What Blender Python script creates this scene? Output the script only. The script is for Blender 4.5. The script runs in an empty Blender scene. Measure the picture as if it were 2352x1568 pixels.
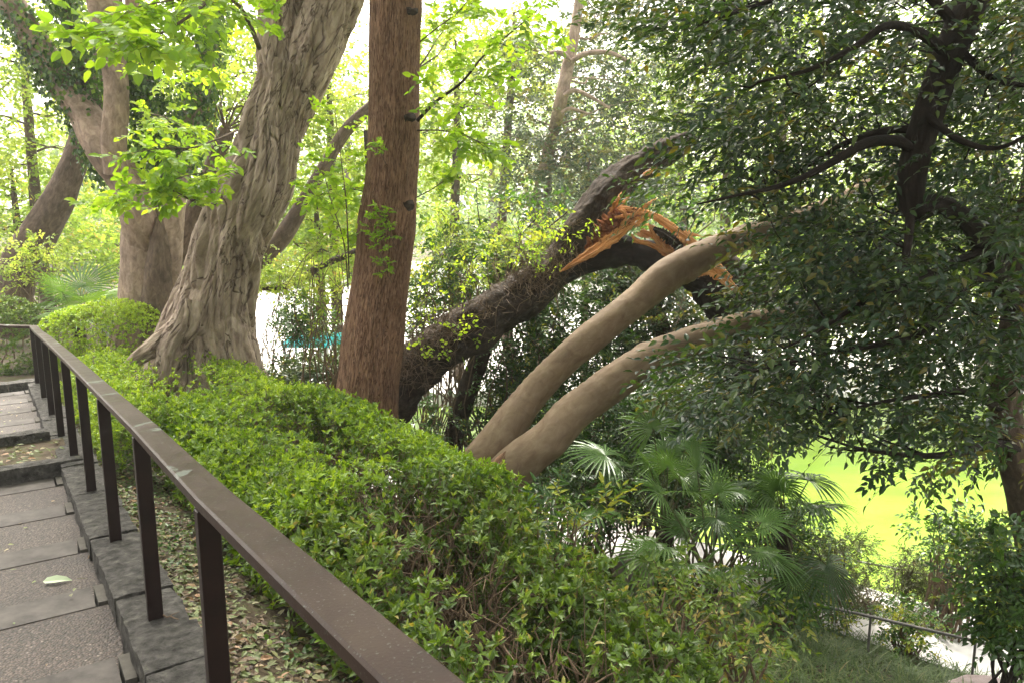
import bpy, math, random
import numpy as np
rad = math.radians
SC = bpy.context.scene
COL = SC.collection

# ------------------------------------------------------------------ camera, sky, sun, exposure
EYE = 1.6
PITCH = rad(10)
FPX = 1829.0                     # focal length in units of a 2352 px wide picture
cam = bpy.data.cameras.new('camera')
cam_ob = bpy.data.objects.new('camera', cam)
COL.objects.link(cam_ob)
cam_ob.location = (0, 0, EYE)
cam_ob.rotation_euler = (rad(90) - PITCH, 0, 0)
cam.sensor_width = 36
cam.lens = 36 * FPX / 2352
cam.clip_start = .05
cam.clip_end = 2000
cam.dof.use_dof = True
cam.dof.focus_distance = 5.5
cam.dof.aperture_fstop = 11
SC.camera = cam_ob

SUN_EL, SUN_AZ = 58, -25         # azimuth from +Y (view direction), negative = left
W = bpy.data.worlds.new('World')
SC.world = W
W.use_nodes = True
nt = W.node_tree
nt.nodes.clear()
sky = nt.nodes.new('ShaderNodeTexSky')
sky.sky_type = 'NISHITA'
sky.sun_disc = False
sky.sun_elevation = rad(SUN_EL)
sky.sun_rotation = rad(SUN_AZ)
sky.air_density = 1.6
sky.dust_density = 4.0
sky.ozone_density = 1.0
hs = nt.nodes.new('ShaderNodeHueSaturation')
hs.inputs['Saturation'].default_value = .22
hs.inputs['Value'].default_value = 1.25
bg = nt.nodes.new('ShaderNodeBackground')
bg.inputs['Strength'].default_value = .15
wo = nt.nodes.new('ShaderNodeOutputWorld')
nt.links.new(sky.outputs[0], hs.inputs['Color'])
wb = nt.nodes.new('ShaderNodeMix'); wb.data_type = 'RGBA'; wb.blend_type = 'MULTIPLY'; wb.inputs[0].default_value = 1
wb.inputs[7].default_value = (1.06, .985, .91, 1)                # thin warm overcast
nt.links.new(hs.outputs[0], wb.inputs[6]); nt.links.new(wb.outputs[2], bg.inputs['Color'])
nt.links.new(bg.outputs[0], wo.inputs['Surface'])

sun = bpy.data.lights.new('sun', 'SUN')
sun.energy = 2.6
sun.angle = rad(14)
sun.color = (1, .95, .86)
sun_ob = bpy.data.objects.new('sun', sun)
COL.objects.link(sun_ob)
sun_ob.rotation_euler = (rad(90 - SUN_EL), 0, rad(180 - SUN_AZ))
sun_ob.location = (0, 0, 30)

SC.view_settings.view_transform = 'Standard'
SC.view_settings.look = 'None'
SC.view_settings.gamma = 1
SC.view_settings.exposure = 2.12
SC.render.engine = 'CYCLES'
SC.cycles.max_bounces = 7
SC.cycles.diffuse_bounces = 4
SC.cycles.glossy_bounces = 2
SC.cycles.transmission_bounces = 5
SC.cycles.transparent_max_bounces = 4
SC.cycles.sample_clamp_indirect = 6
SC.cycles.use_denoising = True

# ------------------------------------------------------------------ helpers
rs = np.random.RandomState
CP, SP = math.cos(PITCH), math.sin(PITCH)
def A(*v): return np.array(v, float)
def D(x, y, Y):
    """the world point seen at picture position (x, y) at forward distance Y"""
    dx = (x - 1176) / FPX; dy = (784 - y) / FPX
    rx, ry, rz = dx, CP + dy * SP, dy * CP - SP
    return A(rx / ry * Y, Y, EYE + rz / ry * Y)
def px(w, Y): return w / FPX * Y
def norm(v): return v / np.maximum(np.linalg.norm(v, axis=-1, keepdims=True), 1e-9)

def hash3(i):
    s = np.sin(i @ A(127.1, 311.7, 74.7)) * 43758.5453
    return s - np.floor(s)
def vn(p):
    p = np.asarray(p, float); i = np.floor(p); f = p - i; f = f * f * (3 - 2 * f)
    r = 0
    for dx in (0, 1):
        for dy in (0, 1):
            for dz in (0, 1):
                w = (f[..., 0] if dx else 1 - f[..., 0]) * (f[..., 1] if dy else 1 - f[..., 1]) * (f[..., 2] if dz else 1 - f[..., 2])
                r = r + w * hash3(i + A(dx, dy, dz))
    return r * 2 - 1
def fbm(p, o=4):
    r, a = 0, .5
    for k in range(o):
        r = r + a * vn(np.asarray(p) * 2 ** k + 17.3 * k); a *= .5
    return r

def mesh(name, V, loops, sizes, mat=None, parent=None, smooth=False, attr=None, uv=None):
    me = bpy.data.meshes.new(name)
    V = np.asarray(V, np.float32); loops = np.asarray(loops, np.int32).ravel(); sizes = np.asarray(sizes, np.int32)
    me.vertices.add(len(V)); me.vertices.foreach_set('co', V.ravel())
    me.loops.add(len(loops)); me.loops.foreach_set('vertex_index', loops)
    me.polygons.add(len(sizes))
    st = np.concatenate([[0], np.cumsum(sizes)[:-1]]).astype(np.int32)
    me.polygons.foreach_set('loop_start', st)
    try: me.polygons.foreach_set('loop_total', sizes)
    except Exception: pass
    me.polygons.foreach_set('use_smooth', np.full(len(sizes), smooth, bool))
    if attr is not None:
        a = me.attributes.new('v', 'FLOAT', 'POINT'); a.data.foreach_set('value', np.asarray(attr, np.float32))
    if uv is not None:
        l = me.uv_layers.new(name='UVMap'); l.data.foreach_set('uv', np.asarray(uv, np.float32)[loops].ravel())
    me.update(calc_edges=True)
    if mat: me.materials.append(mat)
    o = bpy.data.objects.new(name, me)
    COL.objects.link(o)
    if parent: o.parent = parent
    return o

class MB:
    """collects vertices and faces of several shapes that become one mesh"""
    def __init__(s): s.V = []; s.L = []; s.S = []; s.a = []; s.uv = []; s.n = 0
    def add(s, V, faces, v=None, uv=None):
        V = np.asarray(V, float)
        if isinstance(faces, np.ndarray):
            s.L.append((faces + s.n).ravel()); s.S.append(np.full(len(faces), faces.shape[1]))
        else:
            s.L.append(np.array([i + s.n for f in faces for i in f])); s.S.append(np.array([len(f) for f in faces]))
        s.V.append(V); s.n += len(V)
        s.a.append(np.full(len(V), .5) if v is None else np.broadcast_to(v, (len(V),)))
        s.uv.append(np.zeros((len(V), 2)) if uv is None else uv)
        return s
    def out(s, name, mat, parent=None, smooth=False):
        return mesh(name, np.concatenate(s.V), np.concatenate(s.L), np.concatenate(s.S), mat, parent, smooth, np.concatenate(s.a), np.concatenate(s.uv))

def tag(o, label, cat, group=None, kind=None):
    o['label'] = label; o['category'] = cat
    if group: o['group'] = group
    if kind: o['kind'] = kind
    return o
def thing(name, loc, label, cat, group=None):
    """an Empty at the thing's base; parts are built in world space and keep it through the inverse matrix"""
    o = bpy.data.objects.new(name, None); COL.objects.link(o)
    o.location = loc; o.empty_display_size = .2
    return tag(o, label, cat, group)
def adopt(par, *kids):
    for k in kids:
        k.parent = par
        if par.type == 'EMPTY':
            me = k.data; off = np.array(par.location)
            n = len(me.vertices); co = np.empty(n * 3, np.float32); me.vertices.foreach_get('co', co)
            co = co.reshape(-1, 3) - off; me.vertices.foreach_set('co', co.astype(np.float32).ravel()); me.update()
def struct(o, label=None, cat=None):
    o['kind'] = 'structure'
    if label: o['label'] = label
    if cat: o['category'] = cat
    return o

# ------------------------------------------------------------------ materials
def newmat(name):
    m = bpy.data.materials.new(name); m.use_nodes = True
    n = m.node_tree.nodes; n.clear()
    out = n.new('ShaderNodeOutputMaterial')
    return m, n, m.node_tree.links, out
def ramp(n, cols):
    r = n.new('ShaderNodeValToRGB'); e = r.color_ramp.elements
    while len(e) < len(cols): e.new(.5)
    for i, (p, c) in enumerate(cols): e[i].position = p; e[i].color = (*c, 1)
    return r
def leafmat(name, cols, trans=.45, tcol=(1.6, 1.5, .6), rough=.42, spec=.5):
    m, n, l, out = newmat(name)
    at = n.new('ShaderNodeAttribute'); at.attribute_name = 'v'
    r = ramp(n, cols); l.new(at.outputs['Fac'], r.inputs[0])
    p = n.new('ShaderNodeBsdfPrincipled'); p.inputs['Roughness'].default_value = rough
    p.inputs['Specular IOR Level'].default_value = spec
    l.new(r.outputs[0], p.inputs['Base Color'])
    mul = n.new('ShaderNodeMix'); mul.data_type = 'RGBA'; mul.blend_type = 'MULTIPLY'; mul.inputs[0].default_value = 1
    mul.clamp_result = False
    l.new(r.outputs[0], mul.inputs[6]); mul.inputs[7].default_value = (*tcol, 1)
    t = n.new('ShaderNodeBsdfTranslucent'); l.new(mul.outputs[2], t.inputs[0])
    mx = n.new('ShaderNodeMixShader'); mx.inputs[0].default_value = trans
    l.new(p.outputs[0], mx.inputs[1]); l.new(t.outputs[0], mx.inputs[2]); l.new(mx.outputs[0], out.inputs[0])
    return m
def barkmat(name, c1, c2, c3, su, sv, bump=.6, rough=.85, wave=0, dist=.02, spec=.2, blotch=None, mott=(.45, 1.25), crack=None):
    """su: detail around the trunk per metre, sv: detail along it"""
    m, n, l, out = newmat(name)
    uv = n.new('ShaderNodeUVMap')
    mp = n.new('ShaderNodeMapping'); mp.inputs['Scale'].default_value = (su, sv, 1); l.new(uv.outputs[0], mp.inputs[0])
    nz = n.new('ShaderNodeTexNoise'); nz.inputs['Scale'].default_value = 1; nz.inputs['Detail'].default_value = 7; nz.inputs['Roughness'].default_value = .65
    nz.inputs['Distortion'].default_value = .6
    l.new(mp.outputs[0], nz.inputs[0])
    ge = n.new('ShaderNodeTexCoord')
    n2 = n.new('ShaderNodeTexNoise'); n2.inputs['Scale'].default_value = 3.0; n2.inputs['Detail'].default_value = 6; l.new(ge.outputs['Object'], n2.inputs[0])
    r = ramp(n, [(.3, c1), (.52, c2), (.75, c3)]); l.new(nz.outputs[0], r.inputs[0])
    mx = n.new('ShaderNodeMix'); mx.data_type = 'RGBA'; mx.blend_type = 'MULTIPLY'; mx.inputs[0].default_value = .8
    r2 = ramp(n, [(.3, (mott[0], mott[0] * .95, mott[0] * .9)), (.5, (.95, .93, .9)), (.72, (mott[1], mott[1] * .97, mott[1] * .93))]); l.new(n2.outputs[0], r2.inputs[0])
    l.new(r.outputs[0], mx.inputs[6]); l.new(r2.outputs[0], mx.inputs[7])
    col = mx.outputs[2]
    if blotch:
        n3 = n.new('ShaderNodeTexNoise'); n3.inputs['Scale'].default_value = blotch[0]; n3.inputs['Detail'].default_value = 4; l.new(ge.outputs['Object'], n3.inputs[0])
        r3 = ramp(n, [(blotch[1], (0, 0, 0)), (blotch[1] + .08, (1, 1, 1))]); l.new(n3.outputs[0], r3.inputs[0])
        m2 = n.new('ShaderNodeMix'); m2.data_type = 'RGBA'; m2.blend_type = 'MIX'; l.new(r3.outputs[0], m2.inputs[0])
        l.new(col, m2.inputs[6]); m2.inputs[7].default_value = (*blotch[2], 1); col = m2.outputs[2]
    p = n.new('ShaderNodeBsdfPrincipled'); p.inputs['Roughness'].default_value = rough; p.inputs['Specular IOR Level'].default_value = spec
    l.new(col, p.inputs['Base Color'])
    b = n.new('ShaderNodeBump'); b.inputs['Strength'].default_value = bump; b.inputs['Distance'].default_value = dist
    nf = n.new('ShaderNodeTexNoise'); nf.inputs['Scale'].default_value = 3.7; nf.inputs['Detail'].default_value = 5; nf.inputs['Distortion'].default_value = 1; l.new(mp.outputs[0], nf.inputs[0])
    hsrc = nz.outputs[0]
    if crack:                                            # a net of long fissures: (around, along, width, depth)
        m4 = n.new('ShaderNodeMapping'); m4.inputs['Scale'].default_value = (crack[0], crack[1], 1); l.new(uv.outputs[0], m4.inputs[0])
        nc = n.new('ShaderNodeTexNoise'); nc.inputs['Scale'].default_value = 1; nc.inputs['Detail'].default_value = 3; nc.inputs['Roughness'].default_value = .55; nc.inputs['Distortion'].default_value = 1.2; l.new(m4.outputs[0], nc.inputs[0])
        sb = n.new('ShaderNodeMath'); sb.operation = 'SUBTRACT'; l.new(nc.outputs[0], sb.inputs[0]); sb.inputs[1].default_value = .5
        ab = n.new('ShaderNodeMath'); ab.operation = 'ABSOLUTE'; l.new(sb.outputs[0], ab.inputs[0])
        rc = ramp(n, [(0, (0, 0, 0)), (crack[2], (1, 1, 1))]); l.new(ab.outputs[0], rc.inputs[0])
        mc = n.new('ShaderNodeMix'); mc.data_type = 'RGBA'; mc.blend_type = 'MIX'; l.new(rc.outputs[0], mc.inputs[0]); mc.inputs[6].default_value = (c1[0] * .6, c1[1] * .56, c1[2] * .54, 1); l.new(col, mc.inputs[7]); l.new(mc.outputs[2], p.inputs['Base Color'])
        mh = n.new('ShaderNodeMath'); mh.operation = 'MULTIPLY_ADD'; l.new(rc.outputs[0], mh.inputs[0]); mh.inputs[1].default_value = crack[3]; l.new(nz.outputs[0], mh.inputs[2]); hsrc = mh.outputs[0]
    ad = n.new('ShaderNodeMath'); ad.operation = 'MULTIPLY_ADD'; l.new(nf.outputs[0], ad.inputs[0]); ad.inputs[1].default_value = .45; l.new(hsrc, ad.inputs[2])
    l.new(ad.outputs[0], b.inputs['Height']); l.new(b.outputs[0], p.inputs['Normal'])
    l.new(p.outputs[0], out.inputs[0])
    return m
def noisemat(name, cols, scale=8, detail=8, rough=.8, bump=.4, dist=.01, spec=.3, metal=0, stretch=(1, 1, 1)):
    m, n, l, out = newmat(name)
    tc = n.new('ShaderNodeTexCoord'); mp = n.new('ShaderNodeMapping'); mp.inputs['Scale'].default_value = stretch; l.new(tc.outputs['Object'], mp.inputs[0])
    nz = n.new('ShaderNodeTexNoise'); nz.inputs['Scale'].default_value = scale; nz.inputs['Detail'].default_value = detail; nz.inputs['Roughness'].default_value = .65
    l.new(mp.outputs[0], nz.inputs[0])
    r = ramp(n, cols); l.new(nz.outputs[0], r.inputs[0])
    p = n.new('ShaderNodeBsdfPrincipled'); p.inputs['Roughness'].default_value = rough; p.inputs['Specular IOR Level'].default_value = spec; p.inputs['Metallic'].default_value = metal
    l.new(r.outputs[0], p.inputs['Base Color'])
    b = n.new('ShaderNodeBump'); b.inputs['Strength'].default_value = bump; b.inputs['Distance'].default_value = dist
    l.new(nz.outputs[0], b.inputs['Height']); l.new(b.outputs[0], p.inputs['Normal']); l.new(p.outputs[0], out.inputs[0])
    return m

M = {}
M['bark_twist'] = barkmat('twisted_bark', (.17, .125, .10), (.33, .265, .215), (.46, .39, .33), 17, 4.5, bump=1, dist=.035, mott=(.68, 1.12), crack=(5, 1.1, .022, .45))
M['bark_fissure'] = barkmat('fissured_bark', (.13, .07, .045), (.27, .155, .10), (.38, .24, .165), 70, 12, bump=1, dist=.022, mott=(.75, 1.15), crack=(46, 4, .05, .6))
M['bark_dark'] = barkmat('dark_bark', (.018, .013, .010), (.048, .035, .027), (.09, .068, .052), 30, 18, bump=1, dist=.02)
M['bark_smooth'] = barkmat('smooth_bark', (.125, .085, .055), (.175, .128, .085), (.235, .182, .127), 16, 9, bump=.3, dist=.01, rough=.75, mott=(.72, 1.15))
M['bark_pale'] = barkmat('pale_bark', (.14, .10, .08), (.26, .195, .155), (.38, .30, .25), 14, 8, bump=.6, dist=.02)
M['bark_mid'] = barkmat('brown_bark', (.05, .035, .028), (.11, .08, .06), (.18, .14, .11), 20, 8, bump=.8, dist=.02)
M['bark_black'] = barkmat('black_bark', (.008, .006, .005), (.018, .013, .010), (.034, .026, .02), 30, 9, bump=.8, dist=.015)
M['wood'] = barkmat('raw_wood', (.32, .085, .025), (.66, .30, .11), (.88, .62, .38), 120, 9, bump=.8, dist=.01, rough=.6)
M['rot'] = barkmat('torn_heartwood', (.05, .015, .008), (.2, .065, .025), (.42, .17, .06), 60, 30, bump=1, dist=.02)
M['twig'] = noisemat('twig_bark', [(.3, (.07, .045, .03)), (.7, (.2, .14, .09))], 30)
M['twig_dark'] = noisemat('dark_twig_bark', [(.3, (.02, .015, .012)), (.7, (.05, .038, .03))], 30)
M['twig_green'] = noisemat('green_twig_bark', [(.3, (.05, .06, .025)), (.7, (.12, .13, .05))], 30)

G = leafmat
M['lf_hedge'] = G('azalea_leaf', [(0, (.035, .08, .010)), (.35, (.10, .19, .015)), (.7, (.21, .33, .02)), (1, (.34, .46, .04))], .38, (1.5, 1.4, .5), .4)
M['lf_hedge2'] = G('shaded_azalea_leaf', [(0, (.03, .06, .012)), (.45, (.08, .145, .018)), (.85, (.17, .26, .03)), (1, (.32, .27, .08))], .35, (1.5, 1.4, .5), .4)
M['lf_bright'] = G('lime_leaf', [(0, (.11, .2, .02)), (.5, (.19, .33, .035)), (1, (.34, .45, .06))], .6, (1.5, 1.45, .5), .45, .3)
M['lf_far'] = G('pale_green_leaf', [(0, (.14, .22, .05)), (.5, (.24, .36, .08)), (.9, (.38, .46, .12)), (1, (.5, .35, .12))], .6, (1.4, 1.35, .7), .5, .3)
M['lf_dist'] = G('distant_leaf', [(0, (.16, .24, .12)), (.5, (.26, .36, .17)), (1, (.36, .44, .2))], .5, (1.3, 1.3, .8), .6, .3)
M['lf_ever'] = G('evergreen_leaf', [(0, (.022, .045, .022)), (.5, (.045, .085, .035)), (.85, (.08, .12, .035)), (1, (.16, .16, .04))], .25, (2.2, 1.8, .5), .33, .6)
M['lf_dark'] = G('dark_glossy_leaf', [(0, (.014, .034, .020)), (.5, (.028, .060, .028)), (.88, (.055, .085, .024)), (1, (.11, .10, .025))], .38, (2.7, 2.4, .35), .36, .42)
M['lf_under'] = G('undergrowth_leaf', [(0, (.02, .055, .014)), (.5, (.045, .11, .02)), (.85, (.09, .18, .03)), (1, (.3, .33, .04))], .35, (1.6, 1.5, .5), .35, .6)
M['lf_ivy'] = G('ivy_leaf', [(0, (.02, .05, .018)), (.5, (.05, .11, .025)), (1, (.16, .26, .04))], .35, (1.6, 1.5, .5), .35)
M['lf_palm'] = G('palm_leaf', [(0, (.04, .085, .028)), (.5, (.09, .18, .045)), (1, (.17, .29, .06))], .36, (1.5, 1.4, .5), .36, .5)
M['lf_grass'] = G('grass_blade', [(0, (.04, .07, .02)), (.5, (.09, .15, .04)), (.85, (.17, .22, .07)), (1, (.34, .28, .14))], .35, (1.3, 1.3, .6), .5)
M['lf_litter'] = G('dry_leaf', [(0, (.05, .032, .018)), (.3, (.13, .08, .04)), (.5, (.09, .13, .035)), (.78, (.17, .2, .07)), (.93, (.33, .27, .16)), (1, (.28, .16, .08))], .12, (1, .9, .7), .55)
M['lf_conifer'] = G('juniper_leaf', [(0, (.03, .045, .015)), (.5, (.07, .09, .025)), (1, (.14, .15, .05))], .2, (1.4, 1.3, .5), .5)
M['lf_pale'] = G('fallen_green_leaf', [(0, (.33, .42, .26)), (1, (.5, .58, .4))], .2, (1, 1, .8), .45)

# ------------------------------------------------------------------ tubes and leaves
def crom(P, n):
    P = np.asarray(P, float); k = len(P)
    Q = np.vstack([2 * P[0] - P[1], P, 2 * P[-1] - P[-2]])
    t = np.linspace(0, k - 1 - 1e-6, n); i = t.astype(int); f = (t - i)[:, None]
    a, b, c, d = Q[i], Q[i + 1], Q[i + 2], Q[i + 3]
    return .5 * (2 * b + (c - a) * f + (2 * a - 5 * b + 4 * c - d) * f ** 2 + (3 * b - a - 3 * c + d) * f ** 3)
def tube(mb, P, R, n=40, segs=16, disp=None, cap=True, v=None, seam=None):
    """tapered tube along points P with radii R; disp(theta, s, pos) returns an outward shift as a fraction of the radius or in metres"""
    PR = crom(np.column_stack([P, R]), n); C = PR[:, :3]; r = np.maximum(PR[:, 3], .0004)
    T = norm(np.gradient(C, axis=0))
    ref = A(0, 1, 0) if abs(T[:, 1]).mean() < .8 else A(1, 0, 0)
    U = norm(ref - (T @ ref)[:, None] * T); Wv = np.cross(T, U)      # theta 0 points away from the camera: seam at the back
    th = np.arange(segs + 1) / segs * 2 * math.pi
    s = np.concatenate([[0], np.cumsum(np.linalg.norm(np.diff(C, axis=0), axis=1))])
    TH, S_ = np.meshgrid(th, s)
    dirs = np.cos(TH)[..., None] * U[:, None] + np.sin(TH)[..., None] * Wv[:, None]
    rr = np.repeat(r[:, None], segs + 1, 1)
    pos = C[:, None] + dirs * rr[..., None]
    if disp is not None:
        thw = TH.copy(); thw[:, -1] = 0
        d = disp(thw, S_, np.where((np.arange(segs + 1) == segs)[None, :, None], pos[:, :1], pos), rr)
        pos = C[:, None] + dirs * (rr + d)[..., None]
    V = pos.reshape(-1, 3)
    uv = np.column_stack([(TH * rr.mean()).ravel(), S_.ravel()])
    a = np.arange(n - 1)[:, None] * (segs + 1) + np.arange(segs)[None]
    F = np.stack([a, a + 1, a + segs + 2, a + segs + 1], -1).reshape(-1, 4)
    mb.add(V, F, v, uv)
    if cap:
        for k in (0, n - 1):
            ring = pos[k, :-1]; c = ring.mean(0)
            mb.add(np.vstack([ring, c]), [(i, (i + 1) % segs, segs) if k == n - 1 else ((i + 1) % segs, i, segs) for i in range(segs)], v, np.column_stack([ring @ A(1, 0, 0), ring @ A(0, 0, 1)]).tolist() + [[c[0], c[2]]])
    return C
def pt(lst):
    """(x, y, width, Y) picture outline -> 3D centres and radii"""
    P = [D(x, y, Y) for x, y, w, Y in lst]; R = [px(w, Y) / 2 * math.hypot(1, (x - 1176) / FPX * .3) for x, y, w, Y in lst]
    return np.array(P), np.array(R)
def prisms(mb, A0, B0, r0, r1):
    """many thin three-sided twigs from A0 to B0"""
    A0, B0 = np.asarray(A0), np.asarray(B0); T = norm(B0 - A0)
    U = norm(np.cross(T, A(.3, .5, .81))); Wv = np.cross(T, U); n = len(A0)
    V = []
    for P, r in ((A0, r0), (B0, r1)):
        r = np.broadcast_to(r, (n,))[:, None]
        for k in range(3):
            a = k * 2.0944; V.append(P + (math.cos(a) * U + math.sin(a) * Wv) * r)
    V = np.stack(V, 1).reshape(-1, 3); b = np.arange(n)[:, None, None] * 6
    F = (b + np.array([[0, 1, 4, 3], [1, 2, 5, 4], [2, 0, 3, 5]])[None]).reshape(-1, 4)
    mb.add(V, F)
NEAR = (A(0, 0, 0, .35, 0, 0, .7, 0, -.03, 1, 0, -.12, .3, .5, .09, .68, .36, .03, .3, -.5, .09, .68, -.36, .03).reshape(-1, 3),
        [(0, 1, 4), (1, 2, 5, 4), (2, 3, 5), (0, 6, 1), (1, 6, 7, 2), (2, 7, 3)])
FAR = (A(0, 0, 0, .42, .5, .07, 1, 0, -.06, .42, -.5, .07).reshape(-1, 3), [(0, 2, 1), (0, 3, 2)])
BROAD = (A(0, 0, 0, .35, 0, -.02, .7, 0, -.05, 1, 0, -.15, .12, .4, .04, .45, .52, .05, .8, .3, -.02, .12, -.4, .04, .45, -.52, .05, .8, -.3, -.02).reshape(-1, 3),
         [(0, 1, 5, 4), (1, 2, 6, 5), (2, 3, 6), (0, 7, 8, 1), (1, 8, 9, 2), (2, 9, 3)])
def leaves(mb, P, X, N, L, wid, tpl, v):
    V0, F0 = tpl; n = len(P); k = len(V0)
    X = norm(X); Yv = norm(np.cross(N, X)); Z = np.cross(X, Yv)
    L = np.broadcast_to(L, (n,))[:, None, None]
    V = P[:, None] + L * (V0[None, :, :1] * X[:, None] + V0[None, :, 1:2] * wid * Yv[:, None] + V0[None, :, 2:] * Z[:, None])
    mb.V.append(V.reshape(-1, 3))
    fl = np.concatenate([np.array(f) for f in F0]); fs = np.array([len(f) for f in F0])
    mb.L.append((np.arange(n)[:, None] * k + fl[None] + mb.n).ravel()); mb.S.append(np.tile(fs, n))
    mb.a.append(np.repeat(np.clip(v, 0, 1), k)); mb.uv.append(np.zeros((n * k, 2))); mb.n += n * k
def sprays(mb, P, Dr, Ln, K, leaf, wid, tpl, rng, droop=.25, ang=.9, up=.6, vmean=.5, vsd=.2, twig=None, tr=.0015, whorl=False, nup=None):
    """twigs from P along Dr, each with K leaves left and right of it (or whorled round it)"""
    n = len(P); Dr = norm(Dr); Ln = np.broadcast_to(Ln, (n,))
    base = A(0, 0, 1) if nup is None else nup
    N = norm(base * up + rng.normal(0, .45, (n, 3))); N = norm(N - (N * Dr).sum(1, keepdims=True) * Dr); B = np.cross(Dr, N)
    vt = rng.normal(vmean, vsd, n)
    PP, XX, NN, VV, LL = [], [], [], [], []
    for k in range(K):
        t = (k + .6) / K
        pos = P + Dr * (Ln * t)[:, None] - A(0, 0, 1) * (droop * Ln * t * t)[:, None]
        if whorl:
            a = k * 2.4 + rng.uniform(0, 1, n); side = np.cos(a)[:, None] * B + np.sin(a)[:, None] * N; nrm = Dr
            pos = P + Dr * (Ln * (.65 + .35 * t))[:, None]
        else:
            side = B * (1 if k % 2 else -1); nrm = N
        if k == K - 1 and not whorl: side = side * .2
        an = ang + rng.normal(0, .25, n)
        x = Dr * np.cos(an)[:, None] + side * np.sin(an)[:, None] + rng.normal(0, .18, (n, 3)) - A(0, 0, 1) * droop * .8
        PP.append(pos); XX.append(x); NN.append(nrm + rng.normal(0, .35, (n, 3)))
        LL.append(leaf * rng.uniform(.65, 1.15, n)); VV.append(vt + rng.normal(0, .12, n) + (rng.uniform(0, 1, n) > .985) * .5)
    leaves(mb, np.concatenate(PP), np.concatenate(XX), np.concatenate(NN), np.concatenate(LL), wid, tpl, np.concatenate(VV))
    if twig is not None:
        prisms(twig, P, P + Dr * Ln[:, None] * .95 - A(0, 0, 1) * (droop * Ln * .9)[:, None], tr, tr * .4)
def ball(rng, n, rad_=1, shell=0):
    d = norm(rng.normal(0, 1, (n, 3))); r = rng.uniform(shell, 1, n) ** (1 / 3 if shell == 0 else 1)
    return d * r[:, None] * rad_
def clusters(mb, twig, C, R, ns, K, leaf, wid, tpl, rng, flat=.6, outward=1.0, ln=None, **kw):
    """leafy clumps: ns sprays round every cluster centre C"""
    C = np.asarray(C, float); n = len(C) * ns
    cc = np.repeat(C, ns, 0); R = np.repeat(np.broadcast_to(R, (len(C),)), ns)
    b = ball(rng, n) * A(1, 1, flat)
    P = cc + b * R[:, None]
    vm = np.repeat(rng.normal(kw.pop('vmean', .5), kw.pop('vcl', .13), len(C)), ns)
    d = b * outward + rng.normal(0, .35, (n, 3)) + A(0, 0, kw.pop('lift', .05)) + kw.pop('lean', A(0, 0, 0))
    sprays(mb, P, d, (ln or leaf * K * .38) * rng.uniform(.7, 1.2, n), K, leaf, wid, tpl, rng, vmean=vm, twig=twig, **kw)
def limb(mb, p0, p1, r0, r1, rng, sag=0, n=9, segs=5, wob=.06):
    L = np.linalg.norm(p1 - p0); t = np.linspace(0, 1, 5)[:, None]
    P = p0 + (p1 - p0) * t + rng.normal(0, wob * L, (5, 3)) * np.sin(t * math.pi) + A(0, 0, sag) * L * np.sin(t * math.pi)
    tube(mb, P, np.linspace(r0, r1, 5), n, segs, cap=False)
    return P
def adopt(root, part, under=None):
    off = np.array(root.location); me = part.data; n = len(me.vertices)
    co = np.empty(n * 3, np.float32); me.vertices.foreach_get('co', co)
    me.vertices.foreach_set('co', (co.reshape(-1, 3) - off).astype(np.float32).ravel()); me.update()
    part.parent = under or root
    return part
def ribbon(mb, P, Wd, th, up, n=24, jag=.25, rng=None, v=None):
    """a split board along P: widths Wd, thickness th, ragged edges"""
    Q = crom(np.column_stack([np.asarray(P, float), Wd]), n); C = Q[:, :3]; w = Q[:, 3]
    T = norm(np.gradient(C, axis=0)); U = norm(np.cross(T, up)); Nn = np.cross(U, T)
    rng = rng or rs(1)
    s = np.concatenate([[0], np.cumsum(np.linalg.norm(np.diff(C, axis=0), axis=1))])
    prof = [(-1, 0), (-.6, .5), (-.15, .35), (.2, .7), (.6, .45), (1, 0), (.5, -.6), (0, -.4), (-.5, -.6)]
    rings = []
    for k, (a, b) in enumerate(prof):
        j = 1 + jag * rng.normal(0, 1, n) * (1 if abs(a) == 1 else .4)
        rings.append(C + U * (a * w / 2 * j)[:, None] + Nn * (b * th * (w / (w.max() + 1e-9)) ** .5 * j)[:, None])
    R = np.stack(rings, 1); m = len(prof)
    a = np.arange(n - 1)[:, None] * m; k = np.arange(m)[None]; k2 = (k + 1) % m
    F = np.stack([a + k, a + k2, a + m + k2, a + m + k], -1).reshape(-1, 4)
    uv = np.column_stack([np.tile(np.cumsum([0] + [.02] * (m - 1)), n), np.repeat(s, m)])
    mb.add(R.reshape(-1, 3), F, v, uv)
    mb.add(np.vstack([R[0], R[-1]]), [tuple(range(m - 1, -1, -1)), tuple(range(m, 2 * m))])

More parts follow.
